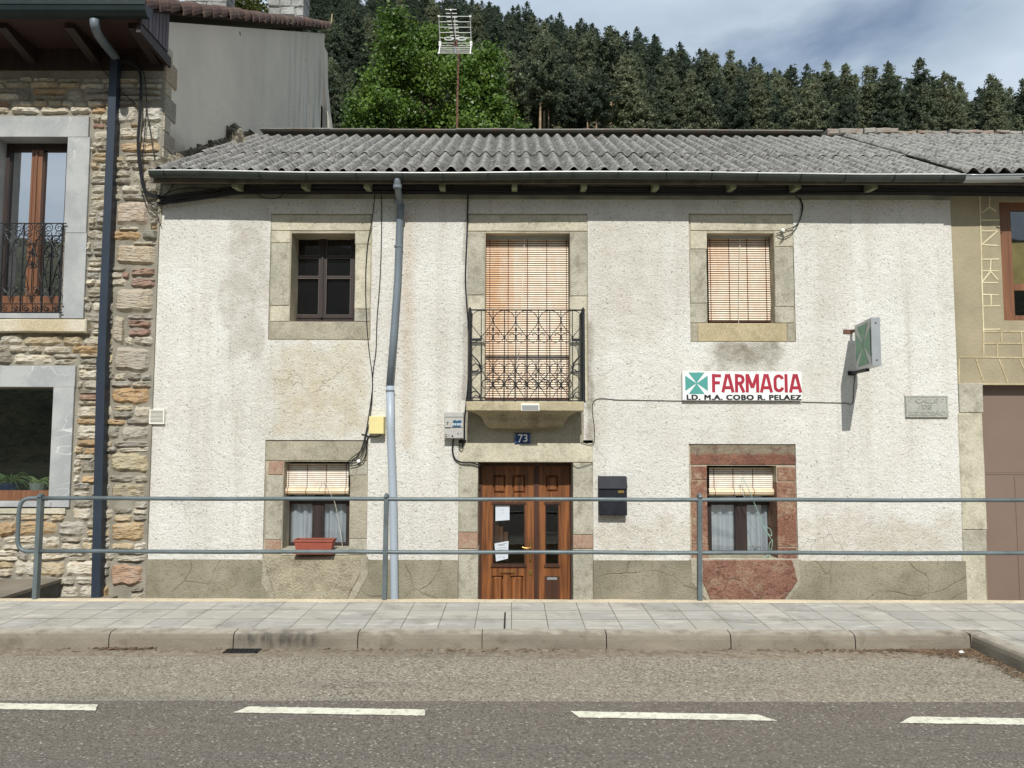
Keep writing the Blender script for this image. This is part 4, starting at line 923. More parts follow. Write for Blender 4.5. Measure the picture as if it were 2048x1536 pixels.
for cx_ in mains:                                                # tall teardrop hearts hanging from the top rail
    for s in (-1, 1):
        m.tube([(px_(cx_+s*d), by, pz_(q)) for d, q in ((0, 152), (60, 160), (120, 200), (160, 265), (165, 300), (140, 370), (90, 430), (35, 500), (0, 545)) if 105 < cx_+s*d < 1768], T, 5)
    m.tube([(px_(cx_), by, pz_(545)-.016), (px_(cx_), by, pz_(545)+.016)], .011, 8); m.tube([(px_(cx_), by, pz_(1020)-.016), (px_(cx_), by, pz_(1020)+.016)], .011, 8)
for cx_ in subs:
    m.tube([(px_(cx_), by, pz_(550)-.018), (px_(cx_), by, pz_(550)+.018)], .0115, 8); m.tube([(px_(cx_), by, pz_(1020)-.018), (px_(cx_), by, pz_(1020)+.018)], .0115, 8); m.tube([(px_(cx_), by, pz_(285)-.012), (px_(cx_), by, pz_(285)+.012)], .009, 8)
    m.tube([(px_(cx_+12*math.sin(t_)), by, pz_(440-30*math.cos(t_)-10)) for t_ in [k*.52 for k in range(13)]], .0035, 5)
    for s in (-1, 1):                                            # small scrolls either side
        m.tube([(px_(cx_+s*d), by, pz_(q)) for d, q in ((0, 540), (20, 500), (50, 485), (85, 490), (98, 510), (80, 518), (70, 505))], T, 5)
        m.tube([(px_(cx_+s*d), by, pz_(q)) for d, q in ((0, 560), (30, 600), (80, 622), (125, 605), (155, 560))], T, 5)
        m.tube([(px_(cx_+s*d), by, pz_(q)) for d, q in ((165, 1020), (150, 960), (95, 925), (40, 950), (10, 1010))], T, 5)
        m.tube([(px_(cx_+s*d), by, pz_(q)) for d, q in ((0, 1030), (25, 1075), (60, 1090), (90, 1075), (80, 1055))], T, 5)
        m.tube([(px_(cx_+s*d), by, pz_(q)) for d, q in ((165, 1040), (120, 1100), (50, 1170), (0, 1230), (-40, 1300), (-90, 1370), (-120, 1420)) ], T, 5)
        m.tube([(px_(cx_+s*d), by, pz_(q)) for d, q in ((0, 1240), (30, 1200), (70, 1190), (90, 1210), (75, 1222))], .006, 5)
        m.tube([(px_(cx_+s*d), by, pz_(q)) for d, q in ((0, 1255), (30, 1295), (80, 1308), (130, 1290), (160, 1240), (140, 1180), (80, 1150))], .006, 5)
for cx_, s in ((105, 1), (1768, -1)):                            # scroll work next to the posts
    m.tube([(px_(cx_+s*d), by, pz_(q)) for d, q in ((10, 640), (30, 620), (90, 615), (160, 560))], .006, 5)
    m.tube([(px_(cx_+s*d), by, pz_(q)) for d, q in ((15, 640), (8, 720), (20, 790), (80, 850), (140, 920), (165, 1010))], .008, 5)
    m.tube([(px_(cx_+s*d), by, pz_(q)) for d, q in ((165, 1020), (130, 950), (80, 930), (35, 960), (20, 1010), (50, 1045), (100, 1040), (140, 1010))], .007, 5)
    m.tube([(px_(cx_+s*d), by, pz_(q)) for d, q in ((20, 1210), (60, 1150), (130, 1080), (165, 1030))], T, 5)
    m.tube([(px_(cx_+s*d), by, pz_(q)) for d, q in ((25, 1360), (60, 1340), (110, 1345), (145, 1385), (150, 1440))], .007, 5)
    m.box(px_(cx_), px_(cx_+s*168), by-.004, by+.004, pz_(600), pz_(560))
m.build('scrollwork', M['iron'], bal)
# lamp on the slab, number plate
x0, x1, z0, z1 = RX(1042, 807, 1079, 822, BF-.02)
t_ = thing('wall_lamp', 'small grey rectangular lamp on the front edge of the balcony slab', 'lamp', ((x0+x1)/2, BF-.02, z0))
MB().rough(x0, x1, BF-.035, BF+.002, z0, z1, 0, .2, .006).build('lamp_housing', M['cream'], t_); MB().box(x0+.012, x1-.012, BF-.038, BF-.034, z0+.012, z1-.02).build('lamp_lens', M['lens'], t_)
x0, x1, z0, z1 = RX(1029, 866, 1061, 887, 0)
t_ = thing('house_number_plate', 'small blue enamel plate reading 73 above the wooden door', 'number plate', ((x0+x1)/2, 0, z0))
MB().rough(x0, x1, -.006, .016, z0, z1, 0, .3, .002).build('plate', M['bluep'], t_)
m = MB(); bars(m, x0+.006, x1-.006, z0+.006, z1-.006, -.0075, -.0055, .003); m.build('plate_border', M['greyp'], t_)
text('plate_number', '73', x0+.042, x1-.035, z0+.018, z1-.014, -.0062, M['white'], t_, .012)
# ---- shop sign
x0, x1, z0, z1 = RX(1365, 743, 1604, 801, -.05)
t_ = thing('pharmacy_sign', 'white board sign reading FARMACIA in red with a teal cross', 'sign', ((x0+x1)/2, -.03, z0))
MB().rough(x0, x1, -.05, -.02, z0, z1, 0, .3, .003).build('board', M['white'], t_); MB().box(x0+.03, x1-.03, -.02, .0, z0+.03, z0+.07).box(x0+.03, x1-.03, -.02, .0, z1-.07, z1-.03).build('batten', M['iron'], t_)
m = MB(); n = 9
for k in range(n):
    for zz_ in (z0-.0, z1): xx = x0+.02+(x1-x0-.04)*k/(n-1); m.tube([(xx, -.053, zz_+(-.008 if zz_ == z1 else .008)), (xx, -.049, zz_+(-.008 if zz_ == z1 else .008))], .0035, 6)
each(m, 'sign_nail', M['iron'], t_)
def cross(m, cx, cz, hw, hh, y, ax=None, th=.0015):
    """splayed-arm cross, arms widen outward; ax maps (u,v)->point"""
    for k in range(4):
        a = k*math.pi/2; ca, sa = round(math.cos(a)), round(math.sin(a)); pts = [(-.0, -.0), (.22, -.15), (1, -.72), (1, .72), (.22, .15)]
        q = [(u*ca-v*sa, u*sa+v*ca) for u, v in pts]
        if ax: m.face([ax(u, v) for u, v in q])
        else: m.prism([(cx+u*hw, cz+v*hh) for u, v in q][::1], y-th, y)
    return m
hz_ = (W(0, 747, -.05).z-W(0, 788, -.05).z)/2
m = MB(); ccx = W(1393, 765, -.05).x; ccz = W(1393, 766.5, -.05).z; sc_ = (W(1415, 765, -.05).x-W(1370, 765, -.05).x)/2
cross(m, ccx, ccz, sc_, hz_*1.05, -.0505); m.build('cross_emblem', M['teal'], t_)
a0, a1, c0, c1 = RX(1423, 748, 1601, 785, -.05); 
def stroke(m, pts, w, X, Z, y, closed=False):
    for i in range(len(pts)-1):
        a, b_ = Vector((X(pts[i][0]), Z(pts[i][1]))), Vector((X(pts[i+1][0]), Z(pts[i+1][1]))); d = (b_-a).normalized(); nn = Vector((-d.y, d.x))*w/2; e = d*w*.0
        yy = y-.00012*i; m.prism([tuple(a-nn-e), tuple(b_-nn+e), tuple(b_+nn+e), tuple(a+nn-e)], yy-.0016, yy)
        if i: m.prism([(a.x+w/2*math.cos(k*.785), a.y+w/2*math.sin(k*.785)) for k in range(8)], yy-.00155, yy)
arc = lambda cx, cy, rx, ry, a, b_, n=7: [(cx+rx*math.cos(math.radians(a+(b_-a)*k/n)), cy+ry*math.sin(math.radians(a+(b_-a)*k/n))) for k in range(n+1)]
LT = {'F': (.62, [[(.13, 0), (.13, 1)], [(.13, .9), (.62, .9)], [(.13, .52), (.54, .52)]]), 'A': (.86, [[(.10, 0), (.38, 1)], [(.48, 1), (.76, 0)], [(.2, .26), (.66, .26)]]),
 'R': (.70, [[(.13, 0), (.13, 1)], [(.13, .9)]+arc(.36, .70, .2, .20, 90, -90)+[(.13, .5)], [(.34, .5), (.60, 0)]]), 'M': (.92, [[(.12, 0), (.12, 1)], [(.14, .98), (.45, .25)], [(.46, .25), (.77, .98)], [(.79, 0), (.79, 1)]]),
 'C': (.72, [arc(.38, .69, .24, .21, 10, 180)+arc(.38, .31, .24, .21, 180, 350)]), 'I': (.30, [[(.13, 0), (.13, 1)]])}
tw = sum(LT[k][0] for k in 'FARMACIA')-.1; ox = 0; sx_ = (a1-a0)/tw
for k in 'FARMACIA':
    m = MB()
    for st_ in LT[k][1]: stroke(m, st_, .036, lambda u: a0+(ox+u)*sx_, lambda v: c0+v*(c1-c0), -.0503-.0004*LT[k][1].index(st_))
    m.build('sign_letter', M['red'], t_); ox += LT[k][0]
a0, a1, c0, c1 = RX(1374, 790, 1602, 799.5, -.05)
for k_, (ex, ezz) in enumerate(((0, 0), (.005, .0025), (-.005, -.0025), (.005, -.0025), (-.005, .0025))): text('sign_lettering', 'LD. M.A. COBO R. PELAEZ', a0+ex, a1+ex, c0+ezz, c1+ezz, -.0503-.0003*k_, M['black'], t_, 0, .002, 1.12)
# ---- projecting cross sign
xs0 = W(1716, 695, -.2).x; xo = 3.872; th = .095; zi0, zi1 = W(1716, 741, -.2).z, W(1716, 651, -.2).z; yo = -.78; yi = -.17
t_ = thing('projecting_cross_sign', 'grey box sign with green cross projecting from the wall on brackets', 'sign', (xo+th/2, 0, zi0))
m = MB(); xi = xo+.093
bf = [(xi, yi), (xo, yo), (xo+th, yo), (xi+th, yi)]
m.hexa([(x, y, zi0) for x, y in bf][::1], [(x, y, zi1) for x, y in bf]); m.build('sign_box', M['alu'], t_)
lerp = lambda u: (xi+(xo-xi)*u-.003, yi+(yo-yi)*u)
m = MB(); m.face([(lerp(.06)[0], lerp(.06)[1], zi0+.03), (lerp(.94)[0], lerp(.94)[1], zi0+.03), (lerp(.94)[0], lerp(.94)[1], zi1-.03), (lerp(.06)[0], lerp(.06)[1], zi1-.03)]); m.build('sign_panel', M['greyp'], t_)
hw_, hh_ = .44, (zi1-zi0)/2-.035; cz_ = (zi0+zi1)/2
m = MB(); cross(m, 0, 0, 0, 0, 0, ax=lambda u, v: (lerp(.5+u*hw_)[0]-.003, lerp(.5+u*hw_)[1], cz_+v*hh_)); m.build('cross_emblem', M['green'], t_)
m = MB()
for zz_ in (zi1-.06, zi0+.06): m.tube([(xo+th/2, yo-.002, zz_), (xo+th/2, yo-.006, zz_)], .008, 6)
each(m, 'screw', M['iron'], t_)
m = MB()
m.box(xi+.02, xi+.05, yi-.01, .0, zi1-.06, zi1-.03).box(xi-.06, xi+.05, -.012, .0, zi1-.065, zi1-.02); m.build('bracket', M['rust'], t_)
m = MB(); m.box(xi+.0, xi+.035, yo*.55, .0, zi0-.03, zi0-.002).box(xi-.02, xi+.06, -.012, .0, zi0-.04, zi0+.01); m.build('bracket', M['iron'], t_)
# ---- street plaque
x0, x1, z0, z1 = RX(1811, 791, 1896, 835, -.02)
t_ = thing('street_name_plaque', 'worn grey stone street plaque reading CALLE DE in faint relief', 'plaque', ((x0+x1)/2, 0, z0))
MB().rough(x0, x1, -.022, .001, z0, z1, .001, .2, .004).build('slab', M['plaque'], t_)
m = MB(); bars(m, x0+.004, x1-.004, z0+.004, z1-.004, -.029, -.02, .012)
for u in (.115, .87): m.tube([(x0+(x1-x0)*u+.018*math.cos(a), -.024, z1-.055+.018*math.sin(a)) for a in [k*.52 for k in range(13)]], .004, 5)
m.build('plaque_border', M['plaque'], t_)
for s_, u0, u1, v0, v1 in (('CALLE', .24, .76, .66, .86), ('DE', .40, .60, .40, .58), ('EGUEDEÑO', .06, .94, .08, .32)):
    text('plaque_lettering', s_, x0+(x1-x0)*u0, x0+(x1-x0)*u1, z0+(z1-z0)*v0, z0+(z1-z0)*v1, -.0225, M['plaque'], t_, .01, .006)
# ---- electricity meter box
x0, x1, z0, z1 = RX(888, 824, 927, 877, -.11); zmid = W(900, 856, -.11).z
t_ = thing('electricity_meter_box', 'grey plastic electricity box with blue sticker left of the balcony', 'meter box', ((x0+x1)/2, 0, z0))
MB().rough(x0, x1, -.11, .0, z0, zmid-.002, 0, .4, .008).rough(x0+.0, x1, -.105, .0, zmid+.002, z1, 0, .4, .008).build('box', M['meter'], t_)
MB().box(x0+.012, x0+.075, -.114, -.109, zmid-.0, zmid+.004).box(x0+.01, x1-.01, -.108, -.104, z1-.06, z1-.056).tube([((x0+x1)/2-.015, -.115, z0+.028), ((x0+x1)/2-.015, -.109, z0+.028)], .011, 8).build('latch', M['black'], t_)
a0, a1, c0, c1 = RX(905, 840, 923, 854, -.11)
MB().prism([(a0, c0), (a1-.01, c0), (a1, c0+.03), (a1, c1-.01), (a1-.02, c1), ((a0+a1)/2, c1-.012), (a0+.03, c1), (a0+.005, c1-.01)], -.109, -.1055).build('sticker', M['bluel'], t_)
m = MB()
for u in (.1, .3, .52, .72, .93): m.box(a0+(a1-a0)*u-.005, a0+(a1-a0)*u+.005, -.1105, -.1092, c0+.018, c0+.045)
m.build('sticker_print', M['white'], t_)
a0, a1, c0, c1 = RX(893, 844, 897, 850, -.11); text('printed_mark', '7', a0, a1, c0, c1, -.107, M['black'], t_, 0, .003)
a0, a1, c0, c1 = RX(889.5, 868, 898, 875, -.11); text('printed_mark', 'Q I', a0, a1, c0, c1, -.1105, M['black'], t_, 0, .003)
a0, a1, c0, c1 = RX(915, 866, 922, 870, -.11); text('printed_mark', 'F 1', a0, a1, c0, c1, -.1105, M['black'], t_, 0, .003)
# ---- mailbox
x0, x1, z0, z1 = RX(1198, 953, 1255, 1031, -.12)
t_ = thing('mailbox', 'black metal mailbox with flap lid on the wall right of the door', 'mailbox', ((x0+x1)/2, 0, z0))
zl = W(1225, 977, -.12).z
MB().rough(x0+.004, x1-.004, -.115, .0, z0, zl+.02, .001, .2, .008).build('box', M['mail'], t_)
MB().hexa([(x0, -.135, zl), (x1, -.135, zl), (x1, -.0, zl), (x0, -.0, zl)], [(x0+.002, -.075, z1), (x1-.002, -.075, z1), (x1-.002, -.0, z1), (x0+.002, -.0, z1)]).build('lid', M['mail'], t_)
a0, a1, c0, c1 = RX(1236, 981, 1248, 986, -.12); MB().box(a0, a1, -.118, -.114, c0, c1).build('name_tag', M['brass'], t_)
a0, a1, c0, c1 = RX(1207, 1008, 1214, 1016, -.12); MB().box(a0, a1, -.119, -.114, c0, c1).build('lock', M['iron'], t_)
# ---- yellow junction box, wall vent
x0, x1, z0, z1 = RX(739, 833, 770, 868, -.08)
t_ = thing('junction_box', 'pale yellow plastic junction box beside the lower downpipe', 'junction box', ((x0+x1)/2, 0, z0))
MB().rough(x0, x1-.01, -.125, -.10, z0, z1, 0, .4, .006).build('lid', M['yellow'], t_); MB().rough(x0+.004, x1-.006, -.10, .0, z0+.004, z1-.004, 0, .4, .004).build('box', M['yellow'], t_)
x0, x1, z0, z1 = RX(298, 819, 328, 848, -.04)
t_ = thing('wall_vent', 'small white louvred vent grille at the left corner of the white wall', 'vent', ((x0+x1)/2, 0, z0))
m = MB(); bars(m, x0, x1, z0, z1, -.035, .002, .014); m.build('frame', M['cream'], t_); m = MB()
for k in range(9): zz_ = z0+.016+(z1-z0-.032)*k/9; m.hexa([(x0+.013, -.032, zz_), (x1-.013, -.032, zz_), (x1-.013, -.012, zz_+.008), (x0+.013, -.012, zz_+.008)], [(x0+.013, -.032, zz_+.004), (x1-.013, -.032, zz_+.004), (x1-.013, -.012, zz_+.012), (x0+.013, -.012, zz_+.012)])
m.build('louvre', M['cream'], t_)
# ---- flower box
yb_ = -.05; x0, x1, z0, z1 = RX(588, 1079, 667, 1103, -.09)
t_ = thing('flower_box', 'empty terracotta plastic flower box on the left lower window sill', 'planter', ((x0+x1)/2, -.05, z0-.01))
m = MB(); i_ = .016; zs0 = z0-.015
m.hexa([(x0+.03, -.10, zs0), (x1-.03, -.10, zs0), (x1-.03, .05, zs0), (x0+.03, .05, zs0)], [(x0+.008, -.115, z1-.02), (x1-.008, -.115, z1-.02), (x1-.008, .06, z1-.02), (x0+.008, .06, z1-.02)])
m.build('trough', M['terra'], t_); m = MB(); m.box(x0, x1, -.125, -.112, z1-.022, z1).box(x0, x1, .055, .068, z1-.022, z1).box(x0, x0+.013, -.112, .055, z1-.022, z1).box(x1-.013, x1, -.112, .055, z1-.022, z1); m.build('rim', M['terra'], t_)
MB().box(x0+.01, x1-.01, -.112, .055, z1-.021, z1-.012).build('soil', M['soil'], t_); MB().box(x0-.005, x1+.0, -.12, .05, zs0-.012, zs0-.002).build('saucer', M['terra'], t_)
#@@HOUSES
# ================================================================== STONE HOUSE (left)
XG = XC; SX0 = -10.5
sh = thing('stone_house', 'rubble stone house with grey window surrounds and grey rendered gable', 'house', (-7.2, 0, -.6))
YS = -.02
zt = 6.42
uw_o = RX(-60, 232, 176, 640, YS); uw_i = RX(-16, 275, 129, 640, YS)      # upper window
lw_o = RX(-330, 731, 150, 1016, YS); lw_i = RX(-290, 775, 103, 1016, YS)  # lower window
wall(SX0, XC-.001, -.7, zt, [uw_i[:2]+(W(60, 637, YS).z, uw_i[3]), lw_i[:2]+(W(60, 1003, YS).z, lw_i[3])], YS, .5).build('wall', M['mortar'], sh)
# stones
PAL = [(c(206, 199, 182), 5), (c(190, 184, 168), 5), (c(172, 168, 158), 4.5), (c(198, 184, 156), 2.5), (c(188, 162, 126), 1.2), (c(150, 146, 134), 2.5), (c(160, 132, 116), .4), (c(214, 208, 192), 2)]
rg = random.Random(21)
def pick():
    t = rg.random()*sum(w for _, w in PAL)
    for col, w in PAL:
        t -= w
        if t <= 0: break
    k = rg.uniform(.82, 1.1); return tuple(min(1, v*k) for v in col[:3])+(1,)
st_ = MB()
def stone(x0, x1, z0, z1, prot, col, rough=1., nx=7, nz=4):
    st_.cc = col; cx, cz, hx, hz = (x0+x1)/2, (z0+z1)/2, (x1-x0)/2, (z1-z0)/2; sd_ = rg.uniform(0, 99); ti2 = rg.uniform(-.14, .14); hx *= 1.0; wd = rg.uniform(-.16, .16)
    def f(u, v):
        a, b_ = u*2-1, v*2-1; k = 1-.07*(a*b_)**4+wd*a*.5*(1 if abs(a) > .3 else .5)
        e = max(abs(a), abs(b_))
        w = .16*min(hx, hz)*2
        dx = noise.noise(Vector((b_*1.5+sd_, a*.5, 0)))*w*rough; dz = noise.noise(Vector((a*2.2, sd_, b_)))*w*1.1*rough
        x = cx+a*hx*(1-.07*(a*b_)**4)+dx*e; z = cz+b_*hz*k+dz*e+a*hz*ti2
        pr = prot*(1-max(0, (e-.72)/.28)**2*.75)*(1+.5*b_*wd*4)+(noise.noise(Vector((x*10+sd_, z*17, 1)))*.024+noise.noise(Vector((x*22, z*48, sd_)))*.014)*rough*(1-e**6)
        if e < .95: x += noise.noise(Vector((a*7+sd_, b_*7, 3)))*.25*hx/nx*2; z += noise.noise(Vector((a*7+sd_, b_*7, 8)))*.3*hz/nz*2; pr += noise.noise(Vector((a*9, b_*9, sd_)))*.012*rough
        if e > .99: pr = -.01
        return (x, YS-pr-.002, z)
    st_.grid(f, nx, nz)
blk = []
def overlap(x0, x1, z0, z1): return any(x0 < b[1]+.004 and x1 > b[0]-.004 and z0 < b[3]+.002 and z1 > b[2]-.002 for b in blk)
blk.append(uw_o[:2]+(W(60, 664, YS).z, uw_o[3])); blk.append(lw_o[:2]+(W(60, 1026, YS).z, lw_o[3]))
HC = lambda r, g, b_: c(r, g, b_)
for (a, b_, c_, d, col, ro) in ((232, 402, 300, 452, HC(196, 182, 166), .35), (232, 490, 312, 531, HC(194, 180, 158), .35), (230, 576, 308, 627, HC(186, 176, 158), .35), (228, 694, 302, 745, HC(178, 170, 156), .35), (228, 632, 250, 690, HC(186, 176, 158), .4),
        (222, 1128, 288, 1172, HC(180, 150, 128), .9), (222, 1043, 290, 1083, HC(190, 166, 130), .8), (222, 905, 296, 945, HC(186, 176, 148), .8), (222, 966, 292, 1000, HC(176, 168, 144), .8), (222, 776, 300, 808, HC(190, 160, 122), .9), (262, 536, 311, 552, HC(162, 136, 120), 1.), (262, 556, 311, 575, HC(160, 134, 122), 1.), (256, 640, 304, 655, HC(158, 132, 120), 1.), (256, 658, 304, 672, HC(156, 130, 120), 1.),
        (284, 250, 326, 285, HC(206, 202, 190), .9), (240, 255, 280, 280, HC(206, 200, 186), .9), (284, 214, 327, 246, HC(206, 202, 190), .8), (230, 213, 276, 248, HC(204, 200, 188), .9), (240, 285, 326, 305, HC(204, 180, 146), 1.)):
    x0, x1, z0, z1 = RX(a, b_, c_, d, YS); stone(x0+.004, min(x1, XC-.012)-.004, z0+.004, z1-.004, .045 if ro < .5 else .035, col, ro, 10, 6); blk.append((x0, x1, z0, z1))
z = -.68
while z < 5.99:
    h = rg.choice([.055, .075, .09, .11, .13, .15, .18]); x = -8.6+rg.uniform(0, .2)
    while x < XC-.02:
        w = rg.uniform(.11, .44)*(1.1 if h > .1 else .85); xe = x+w
        if XC-.02-xe < .12: xe = XC-.014
        g = .003
        if h >= .12 and rg.random() < .45:                        # two thin stones in a course
            sp2 = rg.uniform(.35, .65); sub = [(z, z+h*sp2), (z+h*sp2, z+h)]
        else: sub = [(z, z+h)]
        for za, zb in sub:
            x0, x1 = x+g*.6, xe-g*.6
            for b__ in blk:                                          # clip against openings and blocks
                if za < b__[3]+.004 and zb > b__[2]-.004:
                    if x0 < b__[0]-.05 < x1: x1 = min(x1, b__[0]-.012)
                    if x0 < b__[1]+.05 < x1: x0 = max(x0, b__[1]+.012)
            for b__ in blk:
                if x0 < b__[1]+.006 and x1 > b__[0]-.006:
                    if za < b__[2] < zb+.008 and b__[2]-za > .034: zb = b__[2]-.006
                    elif za-.008 < b__[3] < zb and zb-b__[3] > .034: za = b__[3]+.006
            if x1-x0 < .04 or overlap(x0, x1, za, zb) or (x0 < -8.6): continue
            cz_ = rg.uniform(-.008, .008)
            stone(x0, x1, za+g*.5+cz_, zb-g*.5+cz_, rg.uniform(.018, .045), pick(), 1.)
        x = xe
    z += h
# corner return stones seen on the gable side
st_.build('stonework', M['rubble'], sh, smooth=False)
rtn = MB(); z = 4.2; k = 0
while z < zt:
    h = rg.uniform(.16, .3); w = .16 if k % 2 else .30; rtn.cc = mixc(pick(), c(170, 164, 150), .5); z2 = min(z+h, zt)
    rtn.hexa([(XC-.03, YS+.002, z+.008), (XC+.018, YS+.006, z+.008), (XC+.018, w-.02, z+.008), (XC-.03, w-.02, z+.008)], [(XC-.03, YS+.002, z2-.004), (XC+.018, YS+.006, z2-.004), (XC+.018, w-.02, z2-.004), (XC-.03, w-.02, z2-.004)]); z = z2; k += 1
rtn.build('corner_stones', M['rubble'], sh)
# gable wall
SL = .53; zr0 = 6.72
ztop_g = lambda y: zr0+SL*y
gy = 7.55
gb = MB(); gb.face([(XC, YS+.01, -.7), (XC, gy, -.7), (XC, gy, ztop_g(gy)), (XC, YS+.01, ztop_g(0))]); gb.face([(XC, gy, -.7), (XC-.2, gy, -.7), (XC-.2, gy, ztop_g(gy)), (XC, gy, ztop_g(gy))])
b = NB('grey_gable_render')
base = b.mix(b.ramp(b.noise(1.1, 5), (.35, 0.), (.65, 1.)), c(226, 215, 198), c(214, 204, 190)); o = b.sep()
rgt = b.mr(o[1], 4.2, 7.4)
sv = b.map((1, 5.5, .35)); base = b.mix(b.ma('MULTIPLY', rgt, b.ma('MULTIPLY', b.ramp(b.noise(1., 6, .6, sv), (.48, 0.), (.6, .9)), b.mr(o[2], 11, 8.2))), base, c(118, 126, 118))
base = b.mix(b.ma('MULTIPLY', rgt, b.ma('MULTIPLY', b.ramp(b.noise(1., 6, .6, b.map((1, 6.5, .3), (4, 2, 1))), (.54, 0.), (.64, .9)), b.mr(o[2], 9.6, 8.2))), base, c(226, 228, 222))
base = b.mix(b.ma('MULTIPLY', b.mr(b.ma('ADD', o[2], b.ma('MULTIPLY', b.noise(3, 5), -.5)), 5.35, 4.9), .7), base, c(112, 108, 98))
base = b.mix(b.ma('MULTIPLY', b.ramp(b.noise(1., 6, .6, b.map((1, 3, .25), (7, 2, 1))), (.52, 0.), (.75, .14)), 1.), base, c(160, 160, 154))
base = b.mix(b.ma('MULTIPLY', b.ramp(b.vor(1.1, b.map((0, 1, 1.3), (0, .3, .2))), (.03, 1.), (.05, 0.)), .85), base, c(70, 66, 58))
M['gable'] = b.done(base, .93, b.bump(b.noise(16, 5), .01), spec=.15)
gb.build('gable_wall', M['gable'], sh)
# flared buttress at the far corner
fb = MB(); pr = [(XC, ztop_g(gy)-.3), (XC+.015, 9.9), (XC+.03, 9.6), (XC+.10, 9.0), (XC+.22, 8.2), (XC+.45, 6.5), (XC, 6.5)]
fb.prism([(x, z) for x, z in pr], gy-.05, gy+.3); fb.build('buttress', M['gable'], sh)
# roof: plane + eave tiles + verge tiles
rm = MB(); rz = lambda y: zr0+.16+SL*y
rm.hexa([(SX0, -.70, rz(-.70)-.06), (XC+.02, -.70, rz(-.70)-.06), (XC+.02, 7.7, rz(7.7)-.06), (SX0, 7.7, rz(7.7)-.06)], [(SX0, -.70, rz(-.70)-.02), (XC+.02, -.70, rz(-.70)-.02), (XC+.02, 7.7, rz(7.7)-.02), (SX0, 7.7, rz(7.7)-.02)])
srf = rm.build('roof', M['board'], sh)
def htile(m, p, d, r0, r1, up, side, th=.012, n=7):
    """half-round clay tile from p along d"""
    p, d, up, side = Vector(p), Vector(d), Vector(up), Vector(side); i0 = len(m.v)
    for q, r_ in ((p, r0), (p+d, r1)):
        for k in range(n+1):
            a = math.pi*k/n; m.v.append(tuple(q+side*math.cos(a)*r_+up*math.sin(a)*r_))
        for k in range(n+1):
            a = math.pi*k/n; m.v.append(tuple(q+side*math.cos(a)*(r_-th)+up*math.sin(a)*(r_-th)))
    N = n+1
    for k in range(n):
        m.f.append((i0+k, i0+k+1, i0+2*N+k+1, i0+2*N+k)); m.f.append((i0+k+1, i0+k, i0+N+k, i0+N+k+1)); m.f.append((i0+N+k, i0+3*N+k, i0+3*N+k+1, i0+N+k+1)); m.f.append((i0+2*N+k, i0+2*N+k+1, i0+3*N+k+1, i0+3*N+k)); m.c += [m.cc]*4
tm = MB(); sl_dir = Vector((0, 1, SL)).normalized(); upv = Vector((0, -SL, 1)).normalized()
x = SX0+.1
while x < XC-.12:
    for r in range(20):
        y = -.78+r*.40+rg.uniform(-.02, .02)
        if r > 3 and r < 19 and x < -7: continue
        p = Vector((x+rg.uniform(-.012, .012), y, rz(y)+.02+rg.uniform(-.01, .015))); htile(tm, p, sl_dir*.46, .085, .07, upv, Vector((1, 0, 0)))
    x += .20
tm.build('roof_tiles', M['tile2'], sh, smooth=True)
vm = MB()
y = -.78
while y < 7.55:
    L_ = rg.uniform(.27, .33)
    p = Vector((XC+.02+rg.uniform(-.01, .01), y, rz(y)-.01+rg.uniform(-.012, .012))); tl = Vector((0, 1, SL+.12)).normalized()
    htile(vm, p, tl*.40, .13, .10, Vector((.35, -.3, .9)).normalized(), Vector((.94, 0, -.35)).normalized(), .016, 8); y += L_
    vm.box(XC-.02, XC+.09, y-.28, y-.02, rz(y)-.17, rz(y)-.10) if False else None
vm.build('verge_tiles', M['tile'], sh, smooth=False)
# boxed eave: planked triangular end board, soffit, corbels
eb = MB(); n = 8
for k in range(n):
    y0, y1 = -.68+.68*k/n+.004, -.68+.68*(k+1)/n-.004; zb = lambda y: 6.34
    eb.hexa([(XC-.0, y0, zb(y0)), (XC+.025, y0, zb(y0)), (XC+.025, y1, zb(y1)), (XC-.0, y1, zb(y1))], [(XC-.0, y0, rz(y0)-.06), (XC+.025, y0, rz(y0)-.06), (XC+.025, y1, rz(y1)-.06), (XC-.0, y1, rz(y1)-.06)])
eb.build('eave_end_board', M['grey_board'], sh)
MB().hexa([(XC-.01, -.72, 6.20), (XC+.04, -.72, 6.20), (XC+.04, .05, 6.17), (XC-.01, .05, 6.17)], [(XC-.01, -.72, 6.29), (XC+.04, -.72, 6.29), (XC+.04, .05, 6.30), (XC-.01, .05, 6.30)]).build('barge_board', M['rafter'] if False else M['darkwood'], sh)
MB().box(SX0, XC-.01, -.70, .0, 6.36, 6.38).build('soffit', M['board'], sh)
for px in (-260, -110, 40, 170, 300):
    xx = W(px, 80, -.3).x
    if xx > XC-.1: xx = XC-.1
    MB().hexa([(xx-.05, -.62, 6.30), (xx+.05, -.62, 6.30), (xx+.05, -.02, 6.16), (xx-.05, -.02, 6.16)], [(xx-.05, -.62, 6.36), (xx+.05, -.62, 6.36), (xx+.05, -.02, 6.36), (xx-.05, -.02, 6.36)]).build('rafter', M['darkwood'], sh)
MB().box(SX0, XC-.004, -.05, -.004, 6.10, 6.36).build('wall_plate', M['darkwood'], sh)
gm = MB(); gxl = W(297, 28, -.80).x; n = 1
for k in range(7):                                             # squarish painted gutter
    pass
pf = [(-.70, 6.47), (-.71, 6.36), (-.76, 6.325), (-.83, 6.325), (-.875, 6.37), (-.885, 6.42), (-.895, 6.425), (-.895, 6.47), (-.885, 6.475), (-.88, 6.445), (-.86, 6.44)]
for k in range(len(pf)-1):
    a, b_ = pf[k], pf[k+1]; gm.face([(SX0, a[0], a[1]), (gxl, a[0], a[1]), (gxl, b_[0], b_[1]), (SX0, b_[0], b_[1])])
